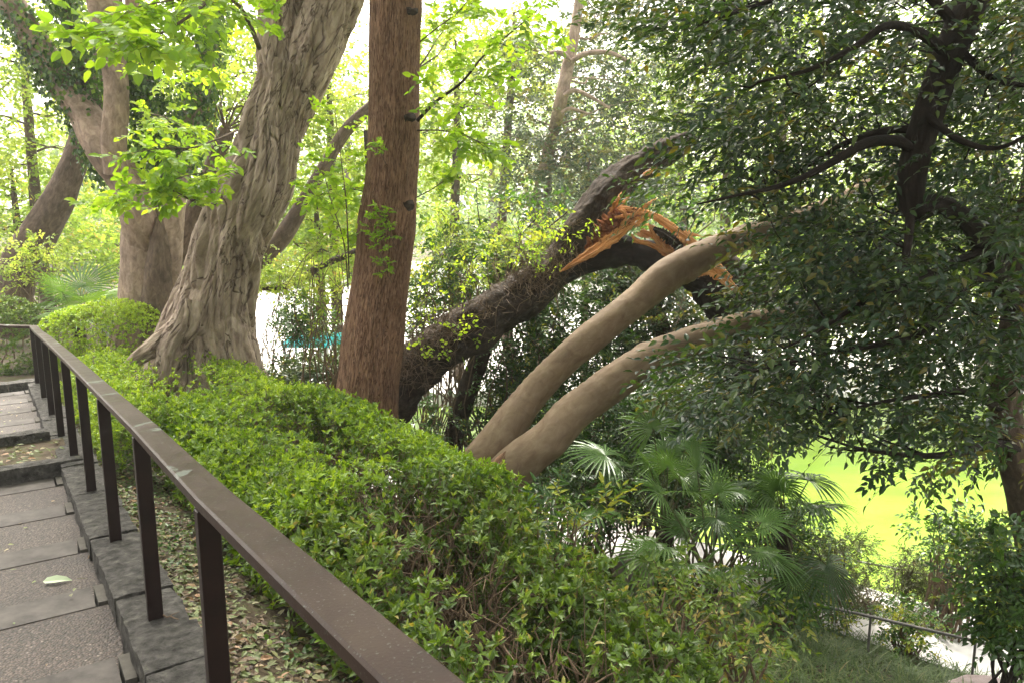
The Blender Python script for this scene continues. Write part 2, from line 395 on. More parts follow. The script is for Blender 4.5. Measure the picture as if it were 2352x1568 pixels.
# ------------------------------------------------------------------ the lie of the land
O2 = A(-1.56, 3.16); U2 = A(-.551, .834); N2 = A(.834, .551)     # the kerb: origin, along it (away from camera), to its right
def st(x, y):
    dx, dy = np.asarray(x) - O2[0], np.asarray(y) - O2[1]
    return dx * U2[0] + dy * U2[1], dx * N2[0] + dy * N2[1]
def xy(s, t): return O2[0] + U2[0] * s + N2[0] * t, O2[1] + U2[1] * s + N2[1] * t
def kz(s): return EYE - (1.76 + .085 * np.clip(s, -6, 9.7))       # top of the kerb
SH = .45
def L1f(x, y): return .6 * (3.3 - x) + .8 * (6.8 - y) + SH      # distance to the inner edge of the waterside path
def gz(x, y):
    x = np.asarray(x, float); y = np.asarray(y, float)
    s, t = st(x, y)
    top = kz(s) - .10 - .2 * np.clip(t / .9, 0, 1)
    d1 = np.maximum(t, 0)
    L1 = L1f(x, y)
    d2 = np.maximum(L1, (-.37 * y - x) / 1.066 - .4)
    w = np.where(d2 > 0, d1 / (d1 + np.maximum(d2, 0) + 1e-6), 1) ** 1.15
    low = EYE - 4.35
    z = top + (low - top) * w
    z = np.where(d2 < -1.3, low - np.clip((-1.3 - d2) / .5, 0, 1) * 1.2, z)
    z = np.where((y > 18.5) & (d2 < -2), np.minimum(EYE - 4.5, z + (y - 18.5) * 6), z)
    z = np.where(t < .14, np.where(t > -3.1, kz(s) - .42, kz(s) - .08), z)
    z = np.where((s > 9.6) & (t < .3), kz(s) - .15, z)
    return z
def G3(x, y, dz=0): return A(x, y, float(gz(x, y)) + dz)
def onground(x, y_px, Y, dz=0):
    p = D(x, y_px, Y); return G3(p[0], p[1], dz)

# terrain: one sheet out to the horizon
gx = np.concatenate([-np.geomspace(900, 31, 18), np.arange(-30, -11.9, .4), np.arange(-11.8, 10, .14), np.geomspace(10.2, 900, 24)])
gy = np.concatenate([-np.geomspace(300, 3, 12), np.arange(-2.8, 19.4, .14), np.arange(19.6, 44, .4), np.geomspace(45, 1500, 20)])
X_, Y_ = np.meshgrid(gx, gy)
Z_ = gz(X_, Y_); S_, T_ = st(X_, Y_)
bump = fbm(np.stack([X_ * 1.7, Y_ * 1.7, X_ * 0], -1)) * .07 + fbm(np.stack([X_ * 7, Y_ * 7, X_ * 0], -1), 2) * .025
Z_ = Z_ + bump * np.clip((T_ - .1) * 3, 0, 1) * (Y_ < 18)
V = np.stack([X_, Y_, Z_], -1).reshape(-1, 3); nx, ny = len(gx), len(gy)
a = np.arange(ny - 1)[:, None] * nx + np.arange(nx - 1)[None]
F = np.stack([a, a + 1, a + nx + 1, a + nx], -1).reshape(-1, 4)
M['soil'] = noisemat('soil', [(.3, (.035, .025, .016)), (.5, (.075, .055, .035)), (.62, (.06, .075, .025)), (.75, (.12, .09, .06))], 5, 12, .95, 1, .04)
struct(mesh('ground', V, F, np.full(len(F), 4), M['soil'], smooth=True))
def sheet(name, x0, x1, y0, y1, z, mat, n=1):
    xs, ys = np.linspace(x0, x1, n + 1), np.linspace(y0, y1, n + 1); X, Y = np.meshgrid(xs, ys)
    V = np.stack([X, Y, X * 0 + z], -1).reshape(-1, 3); a = np.arange(n)[:, None] * (n + 1) + np.arange(n)[None]
    F = np.stack([a, a + 1, a + n + 2, a + n + 1], -1).reshape(-1, 4)
    return struct(mesh(name, V, F, np.full(len(F), 4), mat))
def watermat():
    m, n, l, out = newmat('green_pond')
    tc = n.new('ShaderNodeTexCoord'); mp = n.new('ShaderNodeMapping'); mp.inputs['Scale'].default_value = (1, 2.2, 1); l.new(tc.outputs['Object'], mp.inputs[0])
    nz = n.new('ShaderNodeTexNoise'); nz.inputs['Scale'].default_value = .5; nz.inputs['Detail'].default_value = 6; l.new(mp.outputs[0], nz.inputs[0])
    r = ramp(n, [(.3, (.11, .19, .018)), (.5, (.15, .24, .025)), (.75, (.2, .29, .045))]); l.new(nz.outputs[0], r.inputs[0])
    n2 = n.new('ShaderNodeTexNoise'); n2.inputs['Scale'].default_value = 5; n2.inputs['Detail'].default_value = 4; l.new(mp.outputs[0], n2.inputs[0])
    p = n.new('ShaderNodeBsdfPrincipled'); p.inputs['Roughness'].default_value = .25; p.inputs['Specular IOR Level'].default_value = .2; l.new(r.outputs[0], p.inputs['Base Color'])
    b = n.new('ShaderNodeBump'); b.inputs['Strength'].default_value = .25; b.inputs['Distance'].default_value = .02; l.new(n2.outputs[0], b.inputs['Height']); l.new(b.outputs[0], p.inputs['Normal'])
    l.new(p.outputs[0], out.inputs[0]); return m
sheet('lake_water', -14, 70, 5, 18.9, EYE - 4.8, watermat(), 4)
M['concrete'] = noisemat('pale_concrete', [(.3, (.55, .53, .5)), (.7, (.72, .71, .68))], 3, 8, .9, .2)
sheet('far_pavement', -40, 60, 18.4, 60, EYE - 4.49, M['concrete'], 4)
qw = MB(); qw.add([(-40, 18.4, EYE - 4.494), (60, 18.4, EYE - 4.494), (60, 18.4, EYE - 5.3), (-40, 18.4, EYE - 5.3), (-40, 18.8, EYE - 4.494), (60, 18.8, EYE - 4.494)], [(3, 2, 1, 0)])
struct(qw.out('quay_wall', M['concrete']))
# pale path at the water's edge
V = []
for k in np.linspace(-12, 14, 40):
    c = A(3.3, 6.8) + A(-.8, .6) * k
    for d in (.05 + SH, 1.25 + SH): q = c + A(.6, .8) * d; V.append((q[0], q[1], EYE - 4.35 + .045 + .01 * math.sin(k * 3)))
V = np.array(V); a = np.arange(39)[:, None] * 2
struct(mesh('lower_path', V, (a + A(0, 2, 3, 1).astype(int)[None])[:, ::-1], np.full(39, 4), M['concrete']))

# ------------------------------------------------------------------ stepped path and kerb
M['aggregate'] = None
def aggmat():
    m, n, l, out = newmat('washed_aggregate')
    tc = n.new('ShaderNodeTexCoord'); vo = n.new('ShaderNodeTexVoronoi'); vo.inputs['Scale'].default_value = 88; l.new(tc.outputs['Object'], vo.inputs[0])
    r = ramp(n, [(0, (.022, .016, .012)), (.3, (.05, .034, .026)), (.6, (.078, .056, .043)), (.9, (.13, .10, .083)), (1, (.26, .22, .19))]); l.new(vo.outputs['Color'], r.inputs[0])
    r2 = ramp(n, [(.25, (1, 1, 1)), (.6, (.3, .28, .26))]); l.new(vo.outputs['Distance'], r2.inputs[0])
    nz = n.new('ShaderNodeTexNoise'); nz.inputs['Scale'].default_value = 2.2; nz.inputs['Detail'].default_value = 8; l.new(tc.outputs['Object'], nz.inputs[0])
    r3 = ramp(n, [(.3, (.6, .6, .6)), (.65, (1.05, 1.05, 1.05))]); l.new(nz.outputs[0], r3.inputs[0])
    c = r.outputs[0]
    for q in (r2, r3):
        mx = n.new('ShaderNodeMix'); mx.data_type = 'RGBA'; mx.blend_type = 'MULTIPLY'; mx.inputs[0].default_value = .9; l.new(c, mx.inputs[6]); l.new(q.outputs[0], mx.inputs[7]); c = mx.outputs[2]
    p = n.new('ShaderNodeBsdfPrincipled'); p.inputs['Roughness'].default_value = .7; l.new(c, p.inputs['Base Color'])
    b = n.new('ShaderNodeBump'); b.invert = True; b.inputs['Strength'].default_value = .9; b.inputs['Distance'].default_value = .006; l.new(vo.outputs['Distance'], b.inputs['Height']); l.new(b.outputs[0], p.inputs['Normal'])
    l.new(p.outputs[0], out.inputs[0]); return m
M['aggregate'] = aggmat()
M['slab'] = noisemat('grey_edging_slab', [(.32, (.034, .029, .026)), (.5, (.062, .054, .049)), (.68, (.088, .078, .07))], 9, 10, .75, .35, .004)
M['stone'] = noisemat('dark_kerb_stone', [(.32, (.022, .02, .018)), (.48, (.06, .056, .051)), (.6, (.10, .094, .086)), (.75, (.19, .18, .15))], 17, 14, .88, 1, .08)
def rough_block(name, s0, s1, t0, t1, zb, z0, z1, mat, seed, amp=.012, ns=10, nt_=6, nz_=5, rnd=.008):
    """a hewn stone in kerb coordinates; its top falls from z0 (at s0) to z1 (at s1)"""
    mb = MB(); sub = (ns, nt_, nz_)
    def face(fn, a, b):
        i, j = np.meshgrid(np.linspace(0, 1, a + 1), np.linspace(0, 1, b + 1), indexing='ij')
        P = np.stack(fn(i, j), -1).reshape(-1, 3); k = np.arange(a)[:, None] * (b + 1) + np.arange(b)[None]
        return P, np.stack([k, k + 1, k + b + 2, k + b + 1], -1).reshape(-1, 4)
    o = lambda i: i * 0
    fs = [face(lambda i, j: (i, j, o(i) + 1), ns, nt_), face(lambda i, j: (i, o(i), j), ns, nz_), face(lambda i, j: (i, o(i) + 1, j), ns, nz_),
          face(lambda i, j: (o(i), i, j), nt_, nz_), face(lambda i, j: (o(i) + 1, i, j), nt_, nz_)]
    for P, Fc in fs:
        q = P.copy(); s = s0 + (s1 - s0) * q[:, 0]; t = t0 + (t1 - t0) * q[:, 1]
        zt = z0 + (z1 - z0) * q[:, 0]; z = zb + (zt - zb) * q[:, 2]
        # round the arrises
        es = np.minimum(s - s0, s1 - s); et = np.minimum(t - t0, t1 - t); z = z - (q[:, 2] ** 3) * rnd * (np.exp(-es / .02) + np.exp(-et / .02)) * .6
        w = np.stack([s * 9, t * 9, z * 9], -1) + seed * 3.7
        d = fbm(w, 3)[:, None] * A(1, 1, .9) * amp * 1.5 + np.abs(fbm(w * 2.6, 3))[:, None] * amp * 1.6
        cs = A(.5 * (s0 + s1), .5 * (t0 + t1), .5 * (zb + z0)); out_ = np.stack([s, t, z], -1) - cs; out_ = norm(out_ / A(s1 - s0, t1 - t0, max(z0 - zb, .1)))
        s, t, z = s + out_[:, 0] * d[:, 0], t + out_[:, 1] * d[:, 1], z + out_[:, 2] * d[:, 2]
        X, Y = xy(s, t); mb.add(np.stack([X, Y, z], -1), Fc)
    return mb.out(name, mat, smooth=True)

SP_, S0 = .907, .82
TL = -2.9                                   # left edge of the path
edges = [S0 + SP_ * k for k in range(-6, 4)]
tread, slab = MB(), MB()
def box(mb, s0, s1, t0, t1, z0, z1):
    c = [(s, t, z) for z in (z0, z1) for s, t in ((s0, t0), (s1, t0), (s1, t1), (s0, t1))]
    V = [(*xy(s, t), z) for s, t, z in c]
    mb.add(V, [(0, 1, 2, 3), (7, 6, 5, 4), (0, 4, 5, 1), (1, 5, 6, 2), (2, 6, 7, 3), (3, 7, 4, 0)])
rng = rs(5)
slabs = struct(bpy.data.objects.new('path_edging', None)); COL.objects.link(slabs)
def step(e0, e1, z, bw=.235):
    box(tread, e0 + .002, e1 - bw, TL, -.03, z - .5, z)
    tt = -.145
    while tt > TL:                            # edging slabs laid end to end with fine joints
        ln = rng.uniform(.55, .62) if tt < -.2 else .62
        m_ = MB(); box(m_, e1 - bw + .003, e1, max(tt - ln, TL), tt - .006, z - .5, z + .004)
        o = m_.out('edging_slab', M['slab']); o.parent = slabs; tt -= ln
    m_ = MB(); box(m_, e1 - bw + .02, e1 - .01, -.138, -.095, z - .5, z + .012); o = m_.out('edging_slab', M['concrete2'] if 'concrete2' in M else M['slab']); o.parent = slabs
M['concrete2'] = noisemat('mortar', [(.3, (.06, .055, .046)), (.7, (.10, .092, .08))], 20, 8, .9, .6)
zt = lambda s: kz(s) - .10
for k in range(len(edges) - 1):
    step(edges[k], edges[k + 1], zt(edges[k + 1]))
ZL = zt(edges[-1]) + .125                    # top of the raised stone step
far = [4.95 + SP_ * k for k in range(0, 6)]
for k in range(len(far) - 1): step(far[k], far[k + 1], zt(far[k + 1]) + .02)
box(tread, edges[-1] + .62, 4.948, TL, -.8, ZL - .5, ZL - .03)
struct(tread.out('path', M['aggregate']))
stepst = struct(bpy.data.objects.new('stone_step', None)); COL.objects.link(stepst)
e = edges[-1] + .01; stones = []
for i, (a0, b0, c0, d0) in enumerate([(e, e + .6, TL, -2.1), (e, e + .6, -2.09, -1.35), (e, e + .62, -1.34, -.66), (e, e + .17, -.65, .10),
                                      (e + 1.02, e + 1.22, -.78, -.1)]):
    stones.append(rough_block('step_stone', a0, b0, c0, d0, ZL - .5, ZL, ZL - .015, M['stone'], i + 40, .012, 18, 20, 9))
for o in stones: o.parent = stepst
bed = MB(); box(bed, e + .15, e + 1.05, -.7, .0, ZL - .4, ZL - .085); struct(bed.out('planter_soil', M['soil']))
kerb = struct(bpy.data.objects.new('stone_kerb', None)); COL.objects.link(kerb)
s = -4.2; i = 0
while s < 9.6:
    ln = rng.uniform(.36, .6)
    if not (e - .02 < s + ln / 2 < e + 1.2) or True:
        j = rng.uniform(-.005, .007)
        o = rough_block('kerb_stone', s, s + ln - .012, -.092 + rng.uniform(-.008, .006), .155 + rng.uniform(-.01, .015), kz(s) - .5, kz(s) + j, kz(s + ln) + j, M['stone'], i, .011, 22, 12, 12)
        o.parent = kerb
    s += ln; i += 1
s = -2.9                                     # the kerb across the end of the path
while s < -.15:
    ln = rng.uniform(.45, .7); o = rough_block('kerb_stone', 9.62, 9.9, s, s + ln - .015, kz(9.6) - .4, kz(9.6) + .03, kz(9.6) + .02, M['stone'], i, .012, 6, 9, 5); o.parent = kerb; s += ln; i += 1

# ------------------------------------------------------------------ railing
def railmat():
    m, n, l, out = newmat('brown_paint')
    tc = n.new('ShaderNodeTexCoord')
    nz = n.new('ShaderNodeTexNoise'); nz.inputs['Scale'].default_value = 5; nz.inputs['Detail'].default_value = 9; nz.inputs['Roughness'].default_value = .7; l.new(tc.outputs['Object'], nz.inputs[0])
    r = ramp(n, [(.3, (.016, .008, .006)), (.5, (.03, .017, .013)), (.72, (.052, .036, .027))]); l.new(nz.outputs[0], r.inputs[0])
    n2 = n.new('ShaderNodeTexNoise'); n2.inputs['Scale'].default_value = 3.1; n2.inputs['Detail'].default_value = 5; n2.inputs['Distortion'].default_value = 1.5; l.new(tc.outputs['Object'], n2.inputs[0])
    geo = n.new('ShaderNodeNewGeometry'); sep = n.new('ShaderNodeSeparateXYZ'); l.new(geo.outputs['Normal'], sep.inputs[0])
    r2 = ramp(n, [(.62, (0, 0, 0)), (.635, (1, 1, 1))]); l.new(n2.outputs[0], r2.inputs[0])
    mt = n.new('ShaderNodeMath'); mt.operation = 'MULTIPLY'; l.new(r2.outputs[0], mt.inputs[0]); l.new(sep.outputs[2], mt.inputs[1]); mt.use_clamp = True
    n3 = n.new('ShaderNodeTexNoise'); n3.inputs['Scale'].default_value = 160; n3.inputs['Detail'].default_value = 2; l.new(tc.outputs['Object'], n3.inputs[0])
    r3 = ramp(n, [(.66, (0, 0, 0)), (.72, (1, 1, 1))]); l.new(n3.outputs[0], r3.inputs[0])
    mm = n.new('ShaderNodeMath'); mm.operation = 'MAXIMUM'; l.new(mt.outputs[0], mm.inputs[0]); l.new(r3.outputs[0], mm.inputs[1])
    mx = n.new('ShaderNodeMix'); mx.data_type = 'RGBA'; l.new(mm.outputs[0], mx.inputs[0]); l.new(r.outputs[0], mx.inputs[6]); mx.inputs[7].default_value = (.10, .112, .10, 1)
    p = n.new('ShaderNodeBsdfPrincipled'); p.inputs['Specular IOR Level'].default_value = .14; l.new(mx.outputs[2], p.inputs['Base Color'])
    rr = ramp(n, [(.3, (.32,) * 3), (.7, (.55,) * 3)]); l.new(nz.outputs[0], rr.inputs[0]); l.new(rr.outputs[0], p.inputs['Roughness'])
    b = n.new('ShaderNodeBump'); b.inputs['Strength'].default_value = .15; b.inputs['Distance'].default_value = .003; l.new(n3.outputs[0], b.inputs['Height']); l.new(b.outputs[0], p.inputs['Normal'])
    l.new(p.outputs[0], out.inputs[0]); return m
M['rail'] = railmat()
M['rail_dark'] = noisemat('dark_brown_paint', [(.3, (.008, .004, .004)), (.7, (.018, .009, .008))], 12, 8, .45, .1, .003)
posts = [(-.12, 1.0, -.715), (-.845, 2.09, -.835), (-1.53, 3.16, -.95), (-2.22, 4.2, -1.052), (-2.9, 5.23, -1.155), (-3.58, 6.25, -1.25), (-4.25, 7.24, -1.34), (-4.98, 8.35, -1.46), (-5.855, 9.69, -1.625), (-6.77, 11.09, -1.77)]
rail = thing('handrail', (posts[0][0], posts[0][1], float(kz(-2.5))), 'dark brown metal handrail with worn paint on square posts beside the stepped path', 'handrail')
RAIL_T = .038
path3 = [A(.56, 0, EYE - .59 + RAIL_T)] + [A(x, y, EYE + z + RAIL_T) for x, y, z in posts] + [A(-7.6, 11.22, EYE - 1.77 + RAIL_T), A(-12, 11.5, EYE - 1.76 + RAIL_T)]
def bar(mb, P, w, th, ch=.006):
    P = np.array(P); T = np.gradient(P, axis=0); T[0] = P[1] - P[0]; T[-1] = P[-1] - P[-2]
    Th = norm(T * A(1, 1, 0)); R_ = np.cross(Th, A(0, 0, 1))
    # mitre at the corners
    prof = [(-w / 2, -ch), (-w / 2 + ch, 0), (w / 2 - ch, 0), (w / 2, -ch), (w / 2, -th + ch), (w / 2 - ch, -th), (-w / 2 + ch, -th), (-w / 2, -th + ch)]
    d = norm(np.diff(P * A(1, 1, 0), axis=0)); ring = []
    for i in range(len(P)):
        d0, d1 = d[max(i - 1, 0)], d[min(i, len(d) - 1)]; b = norm(d0 + d1); r = np.cross(b, A(0, 0, 1)); k = 1 / max(.5, abs(b @ d0))
        ring.append([P[i] + r * a * k + A(0, 0, c) for a, c in prof])
    R = np.array(ring); n, m = R.shape[:2]; a = np.arange(n - 1)[:, None] * m; k = np.arange(m)[None]; k2 = (k + 1) % m
    mb.add(R.reshape(-1, 3), np.stack([a + k, a + m + k, a + m + k2, a + k2], -1).reshape(-1, 4))
    mb.add(np.vstack([R[0], R[-1]]), [tuple(range(m)), tuple(range(2 * m - 1, m - 1, -1))])
mb = MB(); bar(mb, [p + A(.834, .551, 0) * .02 for p in path3], .098, RAIL_T); adopt(rail, mb.out('top_rail', M['rail']))
for i, (x, y, z) in enumerate(posts + [(-8.4, 11.27, -1.77), (-9.9, 11.37, -1.77)]):
    mb = MB(); u = U2 if i < 10 else A(-1, .06); nn = A(u[1], -u[0])
    zt_, zb_ = EYE + z - .001, (float(kz(st(x, y)[0])) - .03 if i < 10 else float(gz(x, y)) - .05)
    c = []
    for z_ in (zb_, zt_):
        for a_, b_ in ((-1, -1), (1, -1), (1, 1), (-1, 1)):
            p2 = A(x, y) + u * a_ * .022 + nn * b_ * .03; c.append((p2[0], p2[1], z_ + (0 if z_ == zb_ else .085 * -.022 * a_)))
    mb.add(c, [(3, 2, 1, 0), (4, 5, 6, 7), (0, 1, 5, 4), (1, 2, 6, 5), (2, 3, 7, 6), (3, 0, 4, 7)])
    o = adopt(rail, mb.out('post', M['rail_dark']))
    bv = o.modifiers.new('bevel', 'BEVEL'); bv.width = .003; bv.segments = 2

# ------------------------------------------------------------------ trunks of the near trees
def knotty(seed, amp, fr=(3, 2), ridge=0, nr=9, twist=0, fine=.0):
    def f(th, s, pos, rr):
        q = np.stack([np.cos(th) * fr[0] * .6, np.sin(th) * fr[0] * .6, s * fr[1]], -1) + seed
        d = fbm(q, 4) * amp * rr * 2
        if ridge:
            a = nr * (th + twist * s) + fbm(q * .8 + 9, 3) * 7
            d = d + (np.abs(np.sin(a / 2)) ** .7 - .5) * ridge * (.6 + .5 * vn(q + 3))
            a2 = nr * 2.3 * (th + twist * 1.25 * s) + fbm(q * 1.6 + 5, 3) * 9
            d = d + (np.abs(np.sin(a2 / 2)) ** .8 - .5) * ridge * .45
        if fine: d = d + fbm(pos * A(28, 28, 9), 3) * fine
        return d
    return f
def ropy(seed):
    def f(th, s, pos, rr):
        c, sn = np.cos(th), np.sin(th)
        tw = .55 * s; c2, s2 = np.cos(th + tw), np.sin(th + tw)
        wp = .5 * fbm(np.stack([c2 * 1.3, s2 * 1.3, s * .8 + seed], -1), 3)[..., None]
        q1 = np.stack([c2 * 2.0, s2 * 2.0, s * .55 + seed], -1) + wp * 1.6
        q2 = np.stack([c2 * 4.6, s2 * 4.6, s * 1.5 + seed], -1) + wp * 3
        q3 = np.stack([c2 * 10, s2 * 10, s * 3.4 + seed], -1) + wp * 5
        g = lambda v, w: -np.exp(-(v / w) ** 2)
        d = (.42 - np.abs(vn(q1))) * .078 + g(vn(q1 + 20), .13) * .05 + g(vn(q2), .16) * .034 + g(vn(q3), .22) * .016 + .03
        d = d + fbm(np.stack([c * 22, sn * 22, s * 7], -1), 2) * .012
        k = np.clip(vn(np.stack([c * 1.6 + 9, sn * 1.6, s * 1.3 + seed], -1)) - .45, 0, 1)
        return (d + k * .10) * (rr / .36) ** .5
    return f
def trunk(root, name, mat, lst, n=90, segs=40, disp=None, under=None, cap=True):
    P, R = pt(lst); mb = MB(); tube(mb, P, R, n, segs, disp, cap)
    return adopt(root, mb.out(name, mat, smooth=True), under)
def tree_root(name, p, label, cat='tree', group=None): return thing(name, tuple(p), label, cat, group)
def crown_over(root, cx, cy, h, Rx, n, seed, mat, leaf=.15, frm=None, hz=1.2, name='crown', ns=10):
    """the tree's crown, above the picture: it shades the slope"""
    rng = rs(seed); mb, tw = MB(), MB()
    C = A(cx, cy, EYE + h) + ball(rng, n) * A(Rx, Rx, hz)
    clusters(mb, None, C, .75, ns, 5, leaf, .62, FAR, rng, flat=.45)
    for c in C[::4]: limb(tw, A(*frm), c, .05, .012, rng, .1)
    c = adopt(root, mb.out(name, mat)); adopt(root, tw.out('branch', M['bark_mid'], smooth=True))
    return c

# T3 the big twisted trunk
Y3 = 10.2
t3 = tree_root('twisted_tree', onground(480, 850, Y3), 'big pale tree with a twisted ropy trunk and spreading root behind the hedge')
trunk(t3, 'trunk', M['bark_twist'], [(475, 960, 330, Y3), (470, 860, 262, Y3), (474, 800, 220, Y3), (480, 730, 182, Y3), (500, 650, 158, Y3), (524, 560, 152, Y3), (560, 480, 160, Y3), (592, 420, 152, Y3), (615, 350, 128, Y3), (632, 280, 122, Y3), (655, 210, 116, Y3), (672, 150, 118, Y3)],
      480, 230, ropy(2.1), cap=False)
trunk(t3, 'limb', M['bark_twist'], [(640, 330, 60, Y3), (648, 200, 84, Y3), (642, 110, 88, Y3), (648, 0, 88, Y3), (640, -160, 90, Y3 - .3), (560, -500, 70, Y3 - 1)], 160, 110, ropy(7))
trunk(t3, 'limb', M['bark_twist'], [(650, 350, 50, Y3), (684, 220, 84, Y3), (716, 120, 106, Y3), (762, 0, 116, Y3), (810, -140, 110, Y3), (950, -480, 90, Y3 + .4)], 160, 110, ropy(11))
trunk(t3, 'root', M['bark_twist'], [(455, 740, 70, Y3 - .45), (400, 772, 56, Y3 - .62), (350, 802, 38, Y3 - .72), (312, 828, 26, Y3 - .8), (280, 862, 20, Y3 - .85), (262, 910, 16, Y3 - .85)], 100, 50, ropy(3))
trunk(t3, 'root', M['bark_twist'], [(440, 690, 44, Y3 - .55), (430, 740, 60, Y3 - .62), (400, 790, 56, Y3 - .7), (385, 850, 50, Y3 - .75), (380, 930, 50, Y3 - .7)], 100, 50, ropy(5))
trunk(t3, 'root', M['bark_twist'], [(520, 640, 10, Y3 - .1), (535, 720, 40, Y3 - .2), (545, 800, 58, Y3 - .3), (556, 870, 70, Y3 - .35), (570, 950, 90, Y3 - .4)], 100, 50, ropy(6))
crown_over(t3, -3.2, 7.5, 6.2, 5, 130, 31, M['lf_bright'], .17, (-3.0, 9.6, EYE + 4.5), 1.3)
# T4 the straight trunk
Y4 = 8.2
t4 = tree_root('straight_tree', onground(840, 940, Y4), 'straight reddish brown trunk with fine vertical fissures rising from the hedge')
def fiss(th, s, pos, rr):
    q = np.stack([np.cos(th) * 2, np.sin(th) * 2, s * .9], -1)
    return fbm(q, 3) * .05 * rr * 2 + fbm(np.stack([np.cos(th) * 15, np.sin(th) * 15, s * 2.5], -1), 2) * .010 + fbm(np.stack([np.cos(th) * 34, np.sin(th) * 34, s * 5], -1), 2) * .007
trunk(t4, 'trunk', M['bark_fissure'], [(833, 1040, 190, Y4), (838, 960, 158, Y4), (848, 870, 142, Y4), (858, 780, 140, Y4), (868, 690, 134, Y4), (880, 600, 130, Y4), (887, 520, 136, Y4), (898, 420, 119, Y4), (903, 300, 114, Y4), (905, 180, 112, Y4), (908, 60, 111, Y4), (910, 0, 113, Y4), (913, -150, 108, Y4), (930, -500, 100, Y4)], 300, 120, fiss)
for (x, y, w) in [(912, 352, 26), (930, 272, 20), (925, 470, 24), (905, 630, 16), (940, 25, 22), (893, 690, 14)]:
    mb = MB(); c = D(x, y, Y4 - px(47, Y4)); tube(mb, [c + A(.0, .08, .0), c + A(.0, .02, .0), c + A(.0, -.012, -.004)], [px(w, Y4) * .8, px(w, Y4) * .55, px(w, Y4) * .25], 10, 14, knotty(x, .5))
    adopt(t4, mb.out('knot', M['bark_dark'], smooth=True))
crown_over(t4, .6, 8.2, 6.6, 4.6, 100, 32, M['lf_bright'], .17, (-.9, 8.2, EYE + 4.5), 1.2)
# T2 the ivy-clad tree with many stems
Y2 = 12.4
t2 = tree_root('ivy_tree', onground(330, 760, Y2), 'many-stemmed pale tree hung with ivy, forking above the round clipped bush')
kn = knotty
trunk(t2, 'trunk', M['bark_pale'], [(330, 800, 132, Y2), (333, 720, 116, Y2), (335, 640, 110, Y2), (337, 560, 110, Y2), (338, 500, 104, Y2), (330, 440, 90, Y2)], 90, 60, kn(1, .07, (3, 1), .02, 5, .1, .004))
trunk(t2, 'stem', M['bark_pale'], [(338, 660, 40, Y2 + .05), (334, 580, 70, Y2 - .1), (318, 490, 76, Y2 - .3), (290, 420, 70, Y2 - .3), (252, 360, 78, Y2 - .3), (224, 310, 80, Y2 - .2), (192, 255, 66, Y2 - .1), (150, 205, 62, Y2), (105, 135, 56, Y2), (60, 60, 52, Y2), (10, -20, 50, Y2), (-150, -300, 40, Y2)], 150, 40, kn(2, .08, (3, 1), .015, 5, .1, .004))
trunk(t2, 'stem', M['bark_pale'], [(268, 400, 50, Y2 - .45), (262, 330, 52, Y2 - .5), (268, 250, 50, Y2 - .5), (266, 180, 50, Y2 - .45), (252, 100, 56, Y2 - .4), (238, 20, 62, Y2 - .4), (222, -120, 60, Y2 - .4), (200, -400, 50, Y2)], 120, 32, kn(3, .06, (3, 1), .01, 4, 0, .003))
trunk(t2, 'stem', M['bark_mid'], [(240, 300, 30, Y2), (215, 230, 30, Y2 + .1), (190, 150, 32, Y2 + .2), (162, 60, 36, Y2 + .3), (140, -60, 36, Y2 + .3)], 60, 20, kn(4, .08))
trunk(t2, 'stem', M['bark_pale'], [(375, 760, 50, Y2 - .0), (380, 620, 66, Y2 - .1), (388, 520, 62, Y2 - .1), (402, 430, 54, Y2), (425, 330, 56, Y2 + .1), (448, 240, 52, Y2 + .2), (468, 150, 48, Y2 + .3), (482, 40, 46, Y2 + .3), (500, -150, 40, Y2 + .3)], 120, 32, kn(5, .08, (3, 1), .012, 4, 0, .003))
trunk(t2, 'stem', M['bark_pale'], [(392, 430, 46, Y2 + .1), (372, 350, 44, Y2 + .2), (345, 270, 40, Y2 + .3), (325, 180, 36, Y2 + .3), (310, 60, 34, Y2 + .3), (300, -100, 30, Y2 + .3)], 80, 20, kn(6, .08))
trunk(t2, 'wound', M['bark_mid'], [(366, 500, 16, Y2 - .3), (366, 570, 44, Y2 - .33), (362, 640, 62, Y2 - .31), (360, 720, 70, Y2 - .3), (362, 790, 70, Y2 - .3)], 50, 24, kn(8, .12, (3, 3)))
crown_over(t2, -6, 11, 7.4, 4.2, 90, 33, M['lf_bright'], .17, (-6, 12, EYE + 5), 1.4)
tsh = tree_root('shade_tree', G3(-4.6, -1.2), 'broad tree standing left of the steps beside the photographer, its crown shading the path')  # added out of view so that its crown darkens the path
mb = MB(); tube(mb, [A(-4.6, -1.2, -.6), A(-4.5, -1.1, 2), A(-4.1, -.8, 4.5), A(-3.6, -.4, 6.5)], [.34, .28, .24, .12], 80, 30, kn(14, .1, (3, 1), .02, 6, .1, .005)); adopt(tsh, mb.out('trunk', M['bark_mid'], smooth=True))
crown_over(tsh, -2.4, 1.6, 4.6, 4.6, 170, 35, M['lf_under'], .17, (-4, -.8, EYE + 3.2), .9)
for k, (x, y) in enumerate([(-9.5, 2.5), (-6.5, -5), (-.5, -6), (5, -5), (9, 1)]):  # unseen trees added around the viewpoint to cut low sky fill, raising contrast
    th_ = tree_root('hillside_tree', G3(x, y), ['dense tree beyond the left side of the steps', 'dense tree behind the photographer, up the steps', 'dense tree straight behind the photographer', 'dense tree behind and to the right of the photographer', 'dense tree to the right of the photographer on the slope'][k])
    g_ = G3(x, y); mb = MB(); tube(mb, [g_, g_ + A(.1, 0, 2), g_ + A(0, .2, 5)], [.26, .2, .1], 30, 16, kn(k, .1)); adopt(th_, mb.out('trunk', M['bark_mid'], smooth=True))
    crown_over(th_, x, y, 2.0, 3.3, 130, 500 + k, M['lf_under'], .2, (x, y, g_[2] + 3), 3.0, ns=9)
